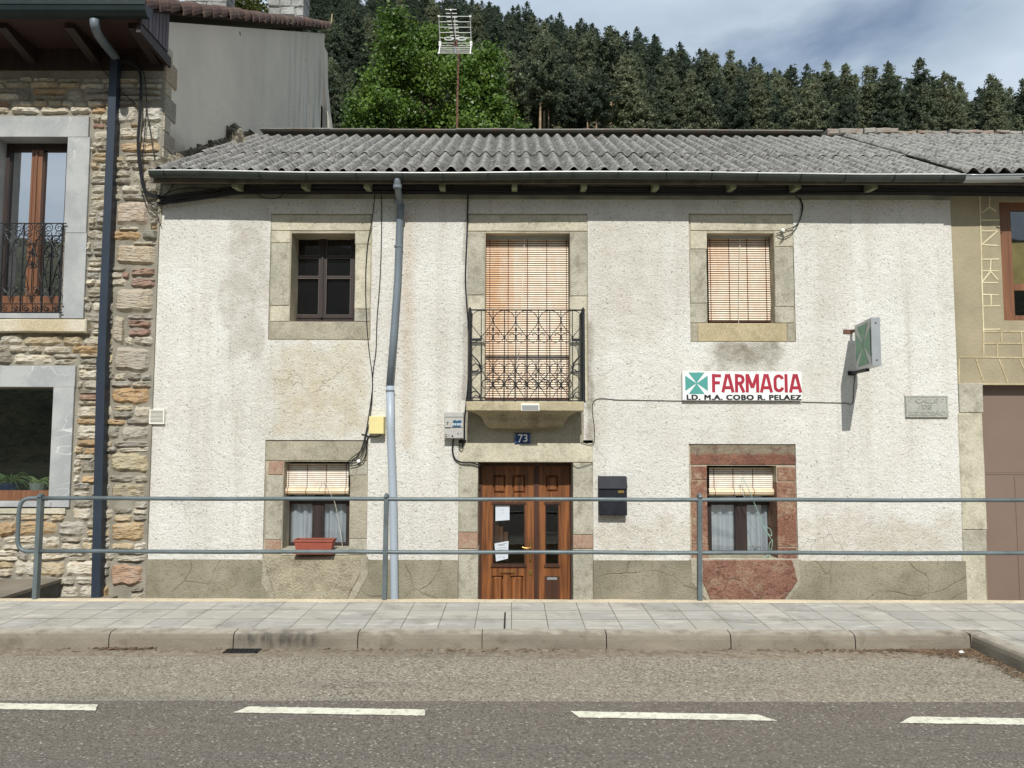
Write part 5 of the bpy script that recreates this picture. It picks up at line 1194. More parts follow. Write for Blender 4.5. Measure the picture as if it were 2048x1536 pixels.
gm.face([(gxl, a, b_) for a, b_ in pf]); gm.build('gutter', M['zincd'], sh)
dp = MB(); dp.tube(cat([W(189, 40, -.80), W(190, 52, -.79), W(197, 70, -.68), W(213, 92, -.42), W(229, 112, -.14), W(232, 122, -.08)], 5), .05, 10)
dpe = dp.build('downpipe', M['pvc2'], sh, smooth=True)
dx, dz = W(233, 122, -.08).x, W(233, 122, -.08).z; pb_ = W(199, 1195, -.08)
def sqpipe(m, a, b_, w): m.hexa([(b_.x-w, b_.y-w, b_.z), (b_.x+w, b_.y-w, b_.z), (b_.x+w, b_.y+w, b_.z), (b_.x-w, b_.y+w, b_.z)], [(a.x-w, a.y-w, a.z), (a.x+w, a.y-w, a.z), (a.x+w, a.y+w, a.z), (a.x-w, a.y+w, a.z)])
m = MB(); sqpipe(m, Vector((dx, -.10, dz)), Vector((dx, -.10, 2.6)), .046); sqpipe(m, Vector((dx, -.10, 2.6)), Vector((pb_.x, -.10, -.62)), .050); sqpipe(m, Vector((dx, -.10, 2.62)), Vector((dx, -.10, 2.5)), .052)
m.build('square_pipe', M['blue'], dpe)
# windows of the stone house
def bl(px, mat, name, yf=-.055, yb=.34, amp=.001, rnd=.004):
    x0, x1, z0, z1 = RX(*px, yf); return MB().rough(x0+.001, x1-.001, yf, yb, z0+.0015, z1-.0015, amp, .2, rnd).build(name, M[mat] if isinstance(mat, str) else mat, sh)
bl((-60, 232, 177, 274), 'frame_stone', 'lintel'); bl((131, 274, 176, 466), 'frame_stone', 'jamb_stone'); bl((126, 466, 170, 637), 'frame_stone', 'jamb_stone'); bl((-58, 274, -18, 637), 'frame_stone', 'jamb_stone')
bl((-68, 638, 172, 664), m_stone('long_sill_stone', c(208, 200, 182), c(192, 178, 148), c(170, 160, 140), 4, .008, .5), 'sill_stone', -.12, .2, .006, .012)
bl((-12, 626, 118, 637), 'frame_stone', 'window_ledge', -.10, .12)
bl((-330, 731, 150, 774), 'frame_stone', 'lintel'); bl((101, 774, 143, 1015), 'frame_stone', 'jamb_stone'); bl((-330, 774, -290, 1015), 'frame_stone', 'jamb_stone'); bl((-290, 1003, 101, 1014), 'frame_stone', 'window_ledge', -.07, .12)
bl((-340, 1016, 130, 1028), 'sand', 'sill_stone', -.05, .1, .004, .006)
yw = .17
x0, x1, z0, z1 = RX(-14, 266, 132, 628, yw); m = MB(); xm0, xm1 = W(60, 450, yw).x, W(82, 450, yw).x; zsil = W(60, 592, yw).z
fw = W(15, 450, yw).x-x0; zt_ = W(60, 302, yw).z
m.box(x0-.05, x0+fw, yw-.02, yw+.06, z0, z1+.1).box(x1-.02, x1+.05, yw-.02, yw+.06, z0, z1+.1).box(x0+fw, x1-.02, yw-.018, yw+.06, zt_, z1+.1).box(x0+fw, x1-.02, yw-.018, yw+.06, z0, zsil)
mo = m; m = MB(); m.box(xm0, xm1, yw-.03, yw+.05, zsil, zt_).box((xm0+xm1)/2-.012, (xm0+xm1)/2+.012, yw-.045, yw-.03, zsil, zt_).box(xm0+.015, xm0+.03, yw-.036, yw-.03, zsil, zt_).box(x0+fw+.001, x1-.021, yw-.024, yw-.017, z0+.01, zsil-.004)
wn = mo.build('window', M['darkwood'], sh); m.build('mullion', M['orange'], wn); MB().box(x0+fw, xm0, yw+.02, yw+.024, zsil, zt_).box(xm1, x1-.02, yw+.02, yw+.024, zsil, zt_).build('pane', M['glass2'], wn)  # shade on outer frame and sun on mullion painted as two wood colours
darkroom(sh, (x0, x1, z0, z1), .42, 1.1)
x0, x1, z0, z1 = RX(-290, 774, 102, 1004, .12); zsil = W(60, 981, .12).z
m = MB(); m.box(x0-.05, x1+.05, .10, .18, z0-.02, zsil).box(x0-.05, x1+.05, .10, .18, z1-.01, z1+.08)
m.box(x0-.05, x1+.05, .085, .10, z0+.02, z0+.035); wn = m.build('window', M['orange'], sh); MB().box(x0, x1-.01, .155, .159, zsil, z1-.01).build('pane', m_glass('dark_shop_glass', (.8, .84, .82, 1), .085), wn)
darkroom(sh, (x0, x1, z0, z1), .2, 1.6)
# french-window balustrade of the stone house
rb_ = thing('window_railing', 'scrolled wrought iron railing across the tall window of the stone house', 'railing', (W(60, 640).x, -.08, W(60, 640).z))
QX = lambda q: W(q/6.144, 540, -.085).x; QZ = lambda q: W(60, 430+q/6.144, -.085).z; by = -.085
m = MB(); xa, xb = QX(-80), QX(790)
for q in (103, 1092, 1196): m.box(xa, xb, by-.007, by+.007, QZ(q+5), QZ(q-5))
each(m, 'rail', M['iron'], rb_); m = MB()
for q in (18, 262+10, 515+12, 745): m.box(QX(q)-.006, QX(q)+.006, by-.006, by+.006, QZ(1192), QZ(103))
for q in (145, 395, 640): m.tube([(QX(q), by, QZ(1080)), (QX(q), by, QZ(400))], .005, 5)
each(m, 'baluster', M['iron'], rb_)
def spiral(m, cx, cz, r, a0, turns, T=.005):
    n = int(12*abs(turns))+4
    m.tube([(QX(cx+r*(1-.8*k/n)*math.cos(a0+turns*6.283*k/n)), by, QZ(cz-r*(1-.8*k/n)*math.sin(a0+turns*6.283*k/n))) for k in range(n+1)], T, 5)
m = MB()
for cx in (140, 395, 640):
    for s in (-1, 1):
        spiral(m, cx+s*62, 160, 58, math.pi/2-s*1.0, s*1.5); spiral(m, cx+s*60, 235, 52, -math.pi/2+s*1.2, s*1.4); spiral(m, cx+s*62, 350, 56, math.pi/2+s*1.0, -s*1.3)
        m.tube([(QX(cx+s*d), by, QZ(q)) for d, q in ((120, 130), (110, 210), (60, 290), (18, 350), (-10, 420), (-55, 560), (-90, 720), (-125, 830))], .006, 5)
        m.tube([(QX(cx+s*d), by, QZ(q)) for d, q in ((0, 1060), (40, 960), (90, 900), (125, 950), (120, 1060))], .006, 5)
        spiral(m, cx+s*50, 910, 42, -math.pi/2, s*1.2); spiral(m, cx+s*58, 1150, 42, math.pi/2, -s*1.4, .006)
        if cx == 395: spiral(m, cx+s*22, 480, 40, math.pi/2, s*1.2); spiral(m, cx+s*25, 620, 44, math.pi/2, s*1.3, .007)
m.build('scrollwork', M['iron'], rb_)
# plants in the lower window
def houseplant(name, label, px, py, hpot, wpot, mat, nl, L, seed):
    p = W(px, py, .34); z0 = W(px, 981, .34).z-.01; t_ = thing(name, label, 'potted plant', (p.x, .34, z0)); r_ = random.Random(seed)
    MB().tube([(p.x, .34, z0), (p.x, .34, z0+hpot)], [wpot*.8, wpot], 14).build('pot', mat, t_); m = MB()
    for k in range(nl):
        a = r_.uniform(0, 6.28); ln = L*r_.uniform(.6, 1.1); up = r_.uniform(.5, 1.2); w = .008; pts = []
        for q in range(7):
            t = q/6; pts.append(Vector((p.x+math.cos(a)*ln*t*.8, .34+math.sin(a)*ln*t*.35, z0+hpot+ln*(up*t-1.0*t*t))))
        sdv = Vector((-math.sin(a), math.cos(a), 0)) if abs(math.cos(a)) < .4 else Vector((0, .4, .9))
        for q in range(6):
            w0, w1 = w*(1-(q/6)**2), w*(1-((q+1)/6)**2); m.face([pts[q]-sdv*w0, pts[q+1]-sdv*w1, pts[q+1]+sdv*w1, pts[q]+sdv*w0])
    m.build('leaves', M['spider'], t_)
houseplant('spider_plant', 'large arching spider plant in a dark blue pot behind the lower window', 22, 960, .10, .12, M['bluep'], 60, .36, 3)
houseplant('spider_plant', 'smaller spider plant in a white pot behind the lower window', 77, 965, .10, .10, M['greyp'], 40, .24, 8)
# chimneys on the ridge
for px0, px1, pyb, Yc, lab in ((368, 452, 14, 7.3, 'grey rough stone chimney on the left part of the tiled roof'), (536, 606, 36, 7.2, 'whitewashed stone chimney near the top end of the verge tiles')):
    x0, x1 = W(px0, 10, Yc).x, W(px1, 10, Yc).x; zb = rz(Yc)-.3; m = MB(); z = zb; k = 0; m.box(x0+.03, x1-.03, Yc+.03, Yc+.6, zb, zb+1.9)
    while z < zb+1.8:
        h = rg.uniform(.14, .24); x = x0
        while x < x1-.05:
            w = rg.uniform(.2, .36); xe = min(x+w, x1) if x1-(x+w) > .1 else x1
            m.rough(x+.004, xe-.004, Yc+rg.uniform(-.03, .01), Yc+.3, z+.004, z+h-.004, .016, .06, .02, seed=x*9+z); x = xe
        m.box(x1-.02, x1+.006, Yc+.0, Yc+.5, z+.01, z+h-.01); z += h
    m.box(x0-.06, x1+.06, Yc-.06, Yc+.66, zb+1.8, zb+1.9)
    m.build('chimney', M['chim'], sh, label=lab)
MB().tube(cat([(XC+.05, 7.7, rz(7.7)+.0), (XC+.10, 7.7, rz(7.7)+.08), (XC+.12, 7.7, rz(7.7)+.3)]), .015, 5).build('ridge_hook', M['ochre'], sh)
MB().box(SX0, SX0+.2, .3, 7.4, -.7, 6.4).box(SX0+.2, XC, 7.36, 7.5, -.7, 9.).build('rear_wall', M['mortar'], sh)
# mortar fillet where the corrugated roof meets the gable
m = MB(); r2 = random.Random(9)
for k in range(46):
    y = -.30+k*.072; zz_ = 4.755+(y-EY)*.5238; w = .10+.06*r2.random()+(0.12 if 30 < k < 36 else 0); h = .05+.05*r2.random()+(.16 if 32 <= k <= 36 else 0)
    m.hexa([(XC, y-.04, zz_-.05), (XC+w, y-.04, zz_-.03), (XC+w*.8, y+.05, zz_-.02), (XC, y+.05, zz_-.02)], [(XC, y-.03, zz_+h+.03), (XC+w*.6, y-.03+r2.uniform(-.02, .02), zz_+h*.7), (XC+w*.5, y+.04, zz_+h), (XC, y+.04, zz_+h+.05)])
m.build('roof_fillet', m_stone('broken_mortar', c(120, 112, 98), c(70, 64, 56), c(214, 204, 180), 9, .02, .6), wh)
# stone platform in front of the stone house
pf_ = thing('entrance_platform', 'low stone paved platform against the rubble wall at the far left', 'platform', (-6.5, -.8, -.6))
xr = -5.14
m = MB(); 
for k in range(8): 
    x0, x1 = xr-(k+1)*.62, xr-k*.62
    for q in range(3): m.box(x0+.003, x1-.003, -1.38+q*.44+.003, -1.38+(q+1)*.44-.003, .035, .07)
m.build('paving_slabs', M['kerb'], pf_); MB().box(-11, xr-.02, -1.36, -.03, -.7, .034).build('base', plain('dark_concrete', c(90, 88, 82), .9, var=.2, bsc=30), pf_)
MB().rough(xr+.02, xr+.62, -.62, -.03, -.62, -.125, .004, .2, .01).build('step', M['kerb'], pf_)
# ================================================================== NEIGHBOUR (right)
nh = thing('beige_house', 'beige rendered house at the right edge with brown garage door', 'house', (7.4, 0, -.6))
YN = .012; NX = 10.5
gd = RX(1969, 770, 2300, 1330, YN); wn_ = RX(2003, 402, 2200, 641, YN)
wall(XE+.001, NX, -.7, 4.72, [gd, wn_], YN, .25).build('wall', M['neigh'], nh)
def nb(px, mat, name): x0, x1, z0, z1 = RX(*px, YN-.02); MB().rough(x0+.002, x1-.002, YN-.022, YN+.25, z0+.002, z1-.002, .004, .1, .008, seed=px[1]).build(name, M[mat], nh)
for p in ((1918, 766, 1967, 826, 'sandg'), (1920, 826, 1970, 1060, 'sand'), (1925, 1060, 1974, 1104, 'sandg'), (1928, 1104, 1975, 1330, 'sand')): nb(p[:4], p[4], 'jamb_stone')
x0, x1, z0, z1 = gd; MB().box(x0+.0, x1+.05, .14, .16, -.6, W(2000, 947, .14).z-.012).box(x0, x1+.05, .142, .162, W(2000, 947, .14).z+.012, z1).build('garage_door', M['garage'], nh)
MB().box(x0, x1+.05, .135, .155, W(2000, 947, .14).z-.010, W(2000, 947, .14).z+.010).box(W(2036, 1080, .13).x-.004, W(2036, 1080, .13).x+.004, .134, .140, -.6, W(2000, 950, .14).z-.02).build('garage_rail', M['garage'], nh)
MB().box(x0-.002, x0+.01, .03, .16, -.6, z1).build('garage_frame', M['garage'], nh)
x0, x1, z0, z1 = wn_; m = MB(); yq = .07; f1 = W(2025, 520, yq).x
m.box(x0-.01, f1, yq, yq+.08, z0-.02, z1+.02).box(x1-.1, x1+.02, yq, yq+.08, z0-.02, z1+.02).box(f1, x1-.1, yq+.002, yq+.08, z1-.09, z1+.02).box(f1, x1-.1, yq+.002, yq+.08, z0-.02, z0+.07)
zb_ = W(2030, 572, yq).z; m.box(f1, x1-.1, yq+.01, yq+.07, zb_-.05, zb_+.03); wn = m.build('window', M['orange'], nh)
MB().box(f1, x1-.1, yq+.04, yq+.044, z0+.07, z1-.09).build('pane', M['glass'], wn)
m = curtain(f1, x1-.1, zb_, W(2030, 485, .2).z, .2, 2, .01, 1); m.build('curtain', plain('yellow_curtain', c(138, 122, 70), .8), wn, smooth=True); darkroom(nh, wn_, .24, .9)
# cream relief lines on the beige wall
def ln(m, a, b_, w=.012):
    A, B = W(a[0], a[1], YN), W(b_[0], b_[1], YN); d = Vector((B.x-A.x, 0, B.z-A.z)).normalized(); n_ = Vector((-d.z, 0, d.x))*w/2
    m.hexa([(A-n_).to_tuple()[0:1]+(YN-.006,)+((A-n_).z,), ((B-n_).x, YN-.006, (B-n_).z), ((B-n_).x, YN+.001, (B-n_).z), ((A-n_).x, YN+.001, (A-n_).z)], [((A+n_).x, YN-.0065, (A+n_).z), ((B+n_).x, YN-.0065, (B+n_).z), ((B+n_).x, YN+.001, (B+n_).z), ((A+n_).x, YN+.001, (A+n_).z)])
Nx = lambda q: 1850+q/2.955; Ny = lambda q: 240+q/2.955
for a, b_ in (((322, 440), (330, 720)), ((330, 720), (335, 960)), ((335, 960), (345, 1250)), ((380, 450), (380, 515)), ((380, 515), (335, 550)), ((380, 515), (420, 540)), ((328, 592), (440, 592)), ((332, 656), (428, 656)), ((428, 656), (336, 735)), ((335, 737), (432, 743)), ((335, 824), (435, 822)), ((388, 824), (384, 895)), ((334, 892), (434, 892)), ((384, 897), (338, 955)), ((388, 897), (430, 945)), ((338, 962), (430, 962)), ((338, 1032), (435, 1034)), ((388, 1034), (390, 1095)), ((338, 1100), (442, 1098)), ((344, 1238), (442, 1236))):
    m = MB(); ln(m, (Nx(a[0]), Ny(a[1])), (Nx(b_[0]), Ny(b_[1])), .014); m.build('relief_line', M['line'], nh)
m = MB()
lm = lambda a, b_: ln(m, (Nx(a[0]), Ny(a[1])), (Nx(b_[0]), Ny(b_[1])), .017)
for a, b_ in (((345, 1250), (800, 1250)), ((345, 1320), (800, 1322)), ((200, 1400), (800, 1408)), ((345, 1250), (345, 1400)), ((450, 1250), (452, 1320)), ((568, 1250), (570, 1320)), ((425, 1325), (428, 1400)), ((575, 1325), (577, 1400)), ((200, 1410), (200, 1560)), ((300, 1410), (345, 1545)), ((435, 1412), (490, 1555)), ((560, 1414), (620, 1560)), ((200, 1560), (800, 1562))): lm(a, b_)
m.build('joint_lines', m_stone('tan_mortar_line', c(196, 182, 148), c(176, 162, 130), c(160, 146, 116), 9, .003, .3), nh)
rm2 = MB(); x = XJ; k = 0
while x < NX:
    xe = x+.177*7
    for r in range(5):
        y0 = EY+r*.66; roof_sheet(rm2, x-.02, xe, y0+rs.uniform(-.01, .01), min(y0+.72, 2.98), .010*(r)+.004*(k % 2)+.012, 4, hz=lambda x_, y_: 4.765+(y_-EY)*.5238)
    x = xe; k += 1
AMP_ = AMP
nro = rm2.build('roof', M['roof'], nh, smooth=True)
m = MB(); x = 5.0
while x < NX:
    w = rs.uniform(.18, .4); m.rough(x, x+w-.01, 2.84+rs.uniform(-.04, .04), 3.1, ZR+.0, ZR+.055+rs.uniform(0, .045), .02, .06, .02, seed=x); x += w
m.build('ridge_mortar', m_stone('ridge_mortar_orange', c(156, 152, 144), c(136, 130, 120), c(166, 126, 100), 3.2, .02, .6), nh)
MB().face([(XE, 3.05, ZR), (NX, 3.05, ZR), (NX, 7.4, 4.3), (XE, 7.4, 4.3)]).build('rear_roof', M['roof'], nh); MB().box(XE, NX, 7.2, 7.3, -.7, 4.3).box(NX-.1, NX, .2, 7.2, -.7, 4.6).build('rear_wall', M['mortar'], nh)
gm = MB(); gutter(gm, gxb+.001, NX, -.405, 4.68, .066, 0); gq = gm.build('gutter', M['alu'], nh, smooth=True); rim_[-1].build('gutter_rim', M['alu'], gq, smooth=True)
MB().tube([(W(1990, 348).x, -.475, 4.64), (W(1999, 348).x, -.478, 4.63), (W(2008, 348).x, -.475, 4.64)], .008, 6).build('gutter_hook', M['iron'], nh)
# ================================================================== ROADSIDE RAILING
gr_ = thing('guard_rail', 'grey painted tubular guard rail along the back of the pavement', 'guard rail', (0, -1.62, .15)); YR = -1.62
def railpx(px, py): return W(px, py, YR)
def rpost(pxt, pxb):
    a, b_ = W(pxt, 992, YR), W(pxb, 1207, YR); m = MB(); w = .020
    m.hexa([(b_.x-w, YR-.03, b_.z-.06), (b_.x+w, YR-.03, b_.z-.06), (b_.x+w, YR+.03, b_.z-.06), (b_.x-w, YR+.03, b_.z-.06)], [(a.x-w, YR-.03, a.z-.01), (a.x+w, YR-.03, a.z-.01), (a.x+w, YR+.03, a.z-.01), (a.x-w, YR+.03, a.z-.01)])
    m.tube([(a.x, YR-.03*math.cos(t), a.z-.012+.022*math.sin(t)) for t in [k*math.pi/8 for k in range(9)]], .020, 6)
    m.build('post', M['rail'], gr_)
for a, b_ in ((82, 71), (773, 769), (1399, 1399)): rpost(a, b_)
for pxa in (2040, 2700): pass
m = MB(); xa = railpx(80, 1000).x; xb = 7.2; zt_ = (railpx(770, 998).z); zb_ = railpx(770, 1104).z
for z0_, dz in ((zt_, 0), (zb_, 0)):
    m = MB(); m.tube([(xa+(xb-xa)*k/20, YR, z0_+.003*math.sin(k*1.7)) for k in range(21)], .0195, 12); m.build('rail', M['rail'], gr_, smooth=True)
m = MB(); xl_ = railpx(37, 1050).x; r_ = .09
m.tube(cat([(xa, YR, zt_), (xl_+.10, YR, zt_), (xl_+.03, YR, zt_-.025), (xl_, YR, zt_-.10), (xl_-.002, YR, (zt_+zb_)/2), (xl_, YR, zb_+.10), (xl_+.03, YR, zb_+.025), (xl_+.10, YR, zb_), (xa, YR, zb_)], 6), .0195, 12); m.build('end_loop', M['rail'], gr_, smooth=True)
m = MB(); m.box(5.15, 5.19, YR-.03, YR+.03, .1, zt_); m.build('post', M['rail'], gr_)
# ================================================================== CABLES
def cable(name, label, paths, Y, r, mat, cap='cable'):
    m = MB()
    for p in paths: m.tube(pxpath(p, Y), r, 5)
    o = m.build(name, mat); tag(o, label, cap); return o
def bundle(name, label, path, Y, n, r, spread, mat, seed, parent=None):
    rr_ = random.Random(seed); t_ = thing(name, label, 'cable bundle', W(path[0][0], path[0][1], Y))
    for k in range(n):
        off = (rr_.uniform(-spread, spread), rr_.uniform(-spread, spread)); m = MB()
        m.tube(pxpath([(p[0]+off[0]*(1 if len(p) < 4 else 1)+rr_.uniform(-1, 1), p[1]+off[1]+rr_.uniform(-1.5, 1.5), (p[2] if len(p) > 2 else Y)+rr_.uniform(-.01, .01)) for p in path], Y), r*rr_.uniform(.7, 1.2), 5); m.build('cable', mat, t_)
    return t_
bundle('cable_bundle', 'thick black cable bundle strung along the wall under the corrugated eaves', [(322, 402), (360, 396), (420, 388), (480, 381), (620, 379), (800, 380), (1000, 381), (1250, 383), (1500, 382), (1750, 381), (1900, 382), (2100, 384)], -.07, 12, .014, 6.5, M['cable'], 2)
bundle('cable_bundle', 'looped black cables hanging down the rubble stone wall beside the square pipe', [(238, 122), (262, 126), (278, 140), (283, 165), (280, 230), (276, 290), (282, 350), (292, 385), (318, 394)], -.10, 6, .011, 2.5, M['cable'], 3)
cable('thin_cables', 'thin tangled black wires looping below the stone house eaves', [[(270, 118), (286, 140), (293, 200), (290, 260), (284, 340), (290, 390), (310, 412), (318, 405)], [(291, 215), (298, 250), (306, 300), (312, 340), (314, 380)], [(283, 380), (292, 410), (312, 428), (318, 440)], [(182, 118), (215, 150), (245, 185), (272, 208)], [(318, 395), (350, 380), (390, 376), (450, 380)], [(322, 402), (345, 372), (350, 358)], [(510, 385), (530, 396), (555, 396), (570, 385)]], -.09, .006, M['cable'])
cable('window_feed_cable', 'thin black cable crossing the upper left window surround down to the junction box', [[(750, 388, -.02), (744, 440, -.02), (735, 490), (731, 560), (733, 640), (738, 700), (745, 760), (742, 800), (733, 858), (728, 880)], [(735, 860), (728, 880), (722, 900), (712, 915), (702, 926), (690, 930)], [(723, 868), (745, 874), (758, 872), (763, 866)]], -.012, .0055, M['cable'])
cable('window_feed_cable', 'thin dark cable hanging straight beside the upper downpipe', [[(763, 388), (763, 470), (760, 560), (754, 640), (752, 700), (746, 745), (744, 800), (740, 835)]], -.012, .0055, M['cable'])
cable('junction_cables', 'black knotted cables running from the yellow box into the left lower window', [[(738, 848), (732, 870), (727, 890), (718, 905), (704, 915), (696, 924)], [(736, 872), (730, 892), (722, 912), (712, 920), (698, 922)], [(742, 868), (734, 880), (732, 905), (726, 922), (712, 930), (700, 932)]], -.02, .006, M['cable'])
cable('balcony_cable', 'black cable running down the wall along the left side of the balcony', [[(936, 388), (934, 470), (931, 560), (936, 640), (940, 700), (936, 770), (930, 830), (929, 880), (924, 892)]], -.014, .009, M['cable'])
cable('meter_cable', 'black conduit from the electricity box curving into the door frame', [[(907, 876, -.06), (905, 900), (910, 918), (924, 925), (944, 926), (960, 931)]], -.02, .0105, M['cable'])
cable('meter_cable', 'thin black conduit curling beneath the right side of the electricity box', [[(922, 876, -.06), (926, 890), (922, 897), (917, 890)]], -.03, .007, M['cable'])
cable('sign_cable', 'thin grey wire running along the wall to both pharmacy signs', [[(1162, 884), (1186, 888), (1189, 860), (1188, 802), (1240, 800), (1300, 801), (1366, 802)], [(1603, 804), (1640, 805), (1690, 806), (1705, 806), (1708, 770), (1712, 740)]], -.006, .0045, M['cable2'])
cable('window_feed_cable', 'looped dark cable dropping from the eaves to the upper right window', [[(1562, 386), (1585, 388), (1600, 400), (1604, 415), (1600, 438), (1590, 452), (1570, 460), (1552, 468)], [(1600, 395), (1606, 415), (1598, 445), (1586, 464), (1570, 474), (1555, 470)], [(1566, 470), (1568, 476), (1560, 484)]], -.014, .0055, M['cable'])
cable('door_wire', 'short sagging thin wire at the right top corner of the wooden door', [[(1146, 930, .0), (1155, 935), (1168, 932), (1186, 926)]], -.004, .0035, M['cable2'])
def insul(px, py, label):
    p = W(px, py, -.03); t = MB().tube([(p.x, .01, p.z), (p.x, -.035, p.z)], .02, 12).tube([(p.x, -.034, p.z), (p.x, -.04, p.z)], .012, 10); o = t.build('cable_insulator', M['white']); tag(o, label, 'insulator')
insul(717, 922, 'round white porcelain insulator above the left lower window corner'); insul(1566, 460, 'round white porcelain insulator at the upper right window corner')
#@@NATURE
# ================================================================== VEGETATION
def npmesh(name, V, Fq, mat, parent=None):
    me = bpy.data.meshes.new(name); k = Fq.shape[1]; n = len(Fq); me.vertices.add(len(V)); me.vertices.foreach_set('co', V.astype(np.float32).ravel())
    me.loops.add(n*k); me.loops.foreach_set('vertex_index', Fq.astype(np.int32).ravel()); me.polygons.add(n)
    me.polygons.foreach_set('loop_start', np.arange(0, n*k, k, dtype=np.int32)); me.polygons.foreach_set('loop_total', np.full(n, k, dtype=np.int32))
    me.materials.append(mat); me.update(calc_edges=True); o = bpy.data.objects.new(name, me); COL.objects.link(o)
    if parent is not None: o.parent = parent
    return o
def rnd_dir(g, n):
    v = g.normal(size=(n, 3)); return v/np.linalg.norm(v, axis=1)[:, None]
def leaves(g, C, size, up=.0, out=None, elong=1.6):
    """one quad leaf per centre"""
    n = len(C); d = rnd_dir(g, n); d[:, 2] += up
    if out is not None: d += out
    d /= np.linalg.norm(d, axis=1)[:, None]; r = rnd_dir(g, n); s = np.cross(d, r); s /= np.linalg.norm(s, axis=1)[:, None]+1e-9
    t = np.cross(d, s)
    sz = size*g.uniform(.6, 1.25, n)[:, None]; a = s*sz*.5*elong; b_ = t*sz*.5
    V = np.empty((n*4, 3)); V[0::4] = C-a; V[1::4] = C+b_-a*.1; V[2::4] = C+a; V[3::4] = C-b_-a*.1
    return V, np.arange(n*4).reshape(n, 4)
def pine(seed, H=16., R0=2.9, zc=4.0, dens=1., raw=False):
    g = np.random.default_rng(seed)
    if not raw: root = bpy.data.objects.new('pine_tree', None); COL.objects.link(root)
    m = MB(); lean = g.normal(size=2)*.25; pts = [(lean[0]*(z/H)**2*2, lean[1]*(z/H)**2*2, z) for z in np.linspace(-.6, H*.97, 9)]; m.tube(pts, [.24, .22, .2, .17, .14, .11, .08, .05, .02], 7)
    C = []; z = zc
    while z < H-.3:
        t = (z-zc)/(H-zc); rad = R0*((1-t)**.85)*(min(1, .6+t*2.5))*g.uniform(.7, 1.2)+.12; nb_ = 6 if t < .75 else 4; a0 = g.uniform(0, 6.28)
        for k in range(nb_):
            if g.random() < .12: continue
            a = a0+6.283*k/nb_+g.normal()*.4; L_ = rad*g.uniform(.55, 1.3); cx, cy = lean[0]*(z/H)**2*2, lean[1]*(z/H)**2*2; rise = g.uniform(-.1, .3)+.3*t
            bz = z+g.uniform(-.15, .15)
            m.tube([(cx, cy, bz), (cx+math.cos(a)*L_*.5, cy+math.sin(a)*L_*.5, bz+rise*L_*.3), (cx+math.cos(a)*L_*.95, cy+math.sin(a)*L_*.95, bz+rise*L_)], [.04, .03, .012], 4, False)
            npf = max(1, int(L_/.5))
            for q in range(npf):
                u = (q+1.)/npf; sp_ = .22+.35*(1-abs(u-.55))*min(1, L_)
                for side in ((0,) if npf < 2 else (-1, 0, 1)):
                    w = .20+.10*g.random(); n = int(13*dens)
                    P = g.normal(size=(n, 3))*np.array([w, w, w*.55]); ox = side*sp_*1.3*(1.1-u)+g.normal()*.08
                    P[:, 0] += cx+math.cos(a)*L_*u-math.sin(a)*ox; P[:, 1] += cy+math.sin(a)*L_*u+math.cos(a)*ox; P[:, 2] += bz+rise*L_*u*u+.10+g.normal()*.10
                    C.append(P)
        z += g.uniform(.42, .66)*(1 if t < .7 else .8)
    for q in range(5): C.append(g.normal(size=(26, 3))*np.array([.07+.05*q, .07+.05*q, .14])+np.array([lean[0]*2, lean[1]*2, H+.15-q*.28]))
    C = np.vstack(C); V, Fq = leaves(g, C, .27, .4, None, 1.7)
    if raw: return V, Fq
    o1 = m.build('trunk', M['bark'], None); o1.parent = root; o2 = npmesh('crown', V, Fq, M['pine'], root)
    return root
protos = [pine(11, 16, 3.5, 3.5), pine(12, 18, 3.3, 4.0), pine(13, 14.5, 3.6, 2.6), pine(14, 17, 3.0, 3.5), pine(15, 13, 3.2, 2.4), pine(16, 20, 3.6, 10.5, .9)]
rp_ = random.Random(31); used = set(); npine = 0
def put(i, x, y, s, rz_, dz=0):
    global npine
    src = protos[i]
    if i in used:
        r = src.copy(); COL.objects.link(r)
        for ch in src.children:
            q = ch.copy(); COL.objects.link(q); q.parent = r
    else: r = src; used.add(i)
    r.location = (x, y, terrain(x, y)-.3+dz); r.rotation_euler = (0, 0, rz_); r.scale = (s*rp_.uniform(.9, 1.1), s*rp_.uniform(.9, 1.1), s)
    tag(r, 'dark green pine in the dense pine wood on the hillside behind the roofs', 'pine tree', 'pines of the hillside wood'); npine += 1; return r
spots = []
d = 93.
while d < 172:
    x = -62+rp_.uniform(0, 4)
    while x < 125:
        X, Yv = x+rp_.uniform(-1, 1)*1.7, d-9+rp_.uniform(-1, 1)*1.5; D = Yv+9
        if -.31 < X/D < .73 and (terrain(X, Yv)+11-1.65)/D > .405 and not (-.02 < X/D < .14 and D < 100 and rp_.random() < .55): spots.append((X, Yv))
        x += 4.7
    d += 4.3
spots.sort(key=lambda p: p[1]); near, far = spots[:288], spots[288:]
for X, Yv in near:
    D = Yv+9; clearing = -.02 < X/D < .14 and D < 104
    i = 5 if clearing else rp_.randrange(5)
    put(i, X, Yv, rp_.uniform(.46, .84)*(1.0 if not clearing else 1.15), rp_.uniform(0, 6.28))
FV = [pine(40+k, 16+k, 3.5, 4., .55, True) for k in range(3)]; AV, AF, base_ = [], [], 0
for X, Yv in far:
    V, Fq = FV[rp_.randrange(3)]; a = rp_.uniform(0, 6.28); sc = rp_.uniform(.56, .8); ca, sa = math.cos(a)*sc, math.sin(a)*sc
    Q = np.stack([V[:, 0]*ca-V[:, 1]*sa+X, V[:, 0]*sa+V[:, 1]*ca+Yv, V[:, 2]*sc+terrain(X, Yv)-.3], 1); AV.append(Q); AF.append(Fq+base_); base_ += len(V)
if AV: tag(npmesh('distant_pines', np.vstack(AV), np.vstack(AF), M['pine']), 'farther dark green pines massed on the upper slope of the wooded hill', 'pine wood', kind='stuff')
print('PINES', len(near), len(far), base_//4)
